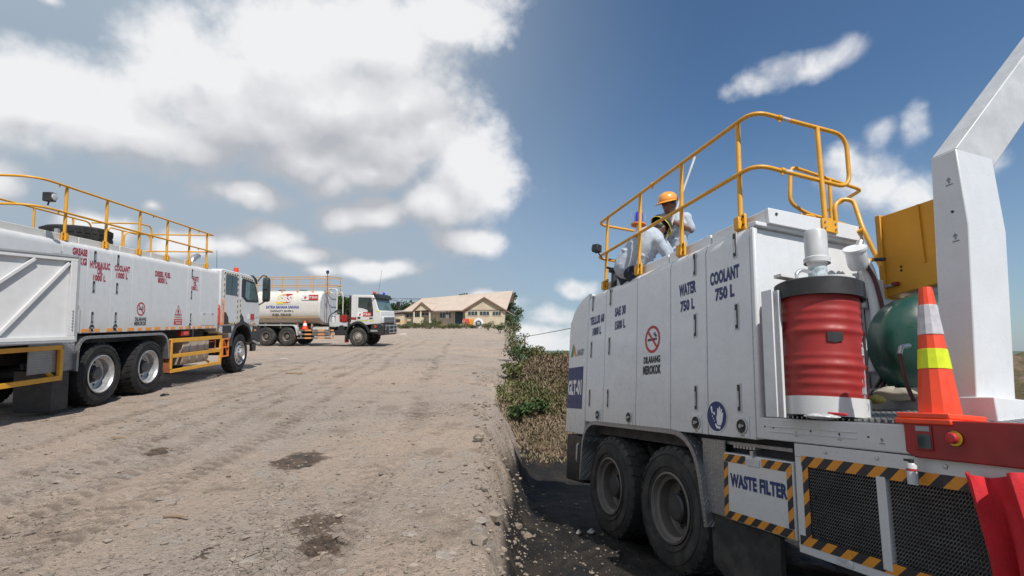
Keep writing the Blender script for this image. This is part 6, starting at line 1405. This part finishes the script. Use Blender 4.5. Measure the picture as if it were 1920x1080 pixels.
for k,(px,Z,h,w,m_,lb) in enumerate(((737,84,2.3,1.9,LEAFR,'reddish bush beside the front of the fuel truck'),(752,80,.75,2.2,LEAFO,'low olive weeds below the shed'),(766,80,.8,2.4,LEAFO,'low olive weeds below the yellow rack'),(781,82,1.1,1.9,LEAF,'green bush left of the porch'),(792,82,1.5,2.0,LEAFO,'olive bush before the porch'),(805,80,1.2,1.9,LEAFO,'dry bush right of the porch wall'),(815,82,2.0,1.7,LEAF,'upright green bush before the house wall'),(824,84,1.5,1.7,LEAFO,'thin olive bush left of the picket fence'),(851,82,.5,1.8,LEAF,'low grass tuft before the teal door'),(862,82,.45,1.8,LEAF,'low grass tuft right of the teal door'),(888,82,.5,1.6,LEAF,'low grass tuft before the bins'),(915,70,1.3,2.2,LEAFO,'olive bush before the house wing'),(938,55,1.2,1.8,LEAF,'green bush on the yard edge'),(958,40,1.4,1.8,LEAFO,'olive bush farther along the yard edge'))):
    bush(px,Z,h,w,m_,lb,80+k,500)
for k,(x,y,h,w,m_,lb) in enumerate(((.15,24,1.3,1.6,LEAF,'green shrub where yard and bank meet, far one'),(.12,19,1.0,1.2,LEAFO,'olive shrub where yard and bank meet, middle one'),(.30,16.6,.8,1.0,LEAF,'green shrub on the bank crest beside the yard'),(.75,16.8,.55,.9,LEAFO,'small shrub on the bank crest left of the lube truck'),(-.02,14,.5,.8,LEAFO,'small olive tuft at the top of the slope'),(.1,11.5,.4,.6,LEAF,'small green tuft on the slope edge'),(.5,12.2,.45,.7,LEAF,'small green tuft low on the bank'))):
    bush(0,0,h,w,m_,lb,120+k,420,Vector((x,y,zat(x,y))),.05)
VQ=('just right of the tanker bull bar','below the reddish bush','below the shed window','before the pale tub','before the yellow rack','left of the porch','at the left porch post','before the middle of the porch','at the right porch post','before the four pane window','before the picket fence left end','before the picket fence','before the teal door','right of the teal door','before the red bin','before the painted tyre')
for k in range(16):
    px=742+k*11.+random.uniform(-3,3); Zb=random.uniform(78,86)
    q_=VQ[k]
    bush(px,Zb,random.uniform(.5,1.1),random.uniform(2.0,3.2),(LEAFO,LEAF,LEAFO)[k%3],('low olive scrub','low green scrub','dry olive scrub')[k%3]+' in the verge along the yard '+q_,200+k,380)['group']='scrub in the verge before the house'
# overhead lines and their poles
def pole(p,h,lb):
    t_=thing('utility_pole',lb,'utility pole',Matrix.Translation(p)); MB().tube([(0,0,-.5),(0,0,h)],[.14,.10],10).build('mast',WOODM,t_); MB().bar((-.9,0,h-.3),(.9,0,h-.3),.1,.12).build('crossarm',WOODM,t_); return t_
def wire(a,b,r,sag,lb):
    pts=[a.lerp(b,k/20)-Vector((0,0,sag*4*(k/20)*(1-k/20))) for k in range(21)]; o=MB().tube(pts,r,5).build('power_line',CABLE); tag(o,lb,'cable')
wire(W3(560,545,118),W3(800,562,112),.035,.3,'upper overhead line crossing behind the tanker cab'); wire(W3(560,549,118),W3(800,559.5,112),.03,.5,'lower overhead line crossing behind the tanker cab')
p=W3(560,611,118); p.z=gz(p); pole(p,W3(560,545,118).z-p.z+.3,'wooden utility pole hidden behind the fuel tanker')
wa,wb=W3(984,631.5,22),W3(1130,603,15.6)
for q_,lb in ((wa,'short wooden post in the shrubs carrying the low cable'),(wb,'short wooden post behind the lube truck carrying the low cable')):
    gq=zat(q_.x,q_.y); t_=thing('cable_post',lb,'post',Matrix.Translation((q_.x,q_.y,gq))); MB().tube([(0,0,-.3),(0,0,q_.z-gq+.06)],[.045,.035],8).build('shaft',WOODM,t_); MB().cyl((0,0,q_.z-gq),(0,0,q_.z-gq+.09),.028,8).build('insulator',GREYW,t_)
wire(wa,wb,.012,.015,'single dark cable rising behind the lube truck above the bank')
# red and white marker on the bank crest
p=W3(1033,676,15.6); mk=thing('marker_sign','small red and white marker boards standing on the crest of the grassy bank','marker',Matrix.Translation(p))
mb=MB(); mb.box(-.07,-.055,-.01,.01,-.4,.02); mb.box(.055,.07,-.01,.01,-.4,.02); mb.each('marker_leg',TWHT,mk)
mb=MB(); mb.box(-.10,-.02,-.02,.0,.0,.11); mb.box(.02,.10,-.02,.0,.0,.11); mb.each('marker_board',SIGNR,mk); MB().box(-.10,.10,-.024,-.021,.03,.05).build('marker_stripe',TWHT,mk)
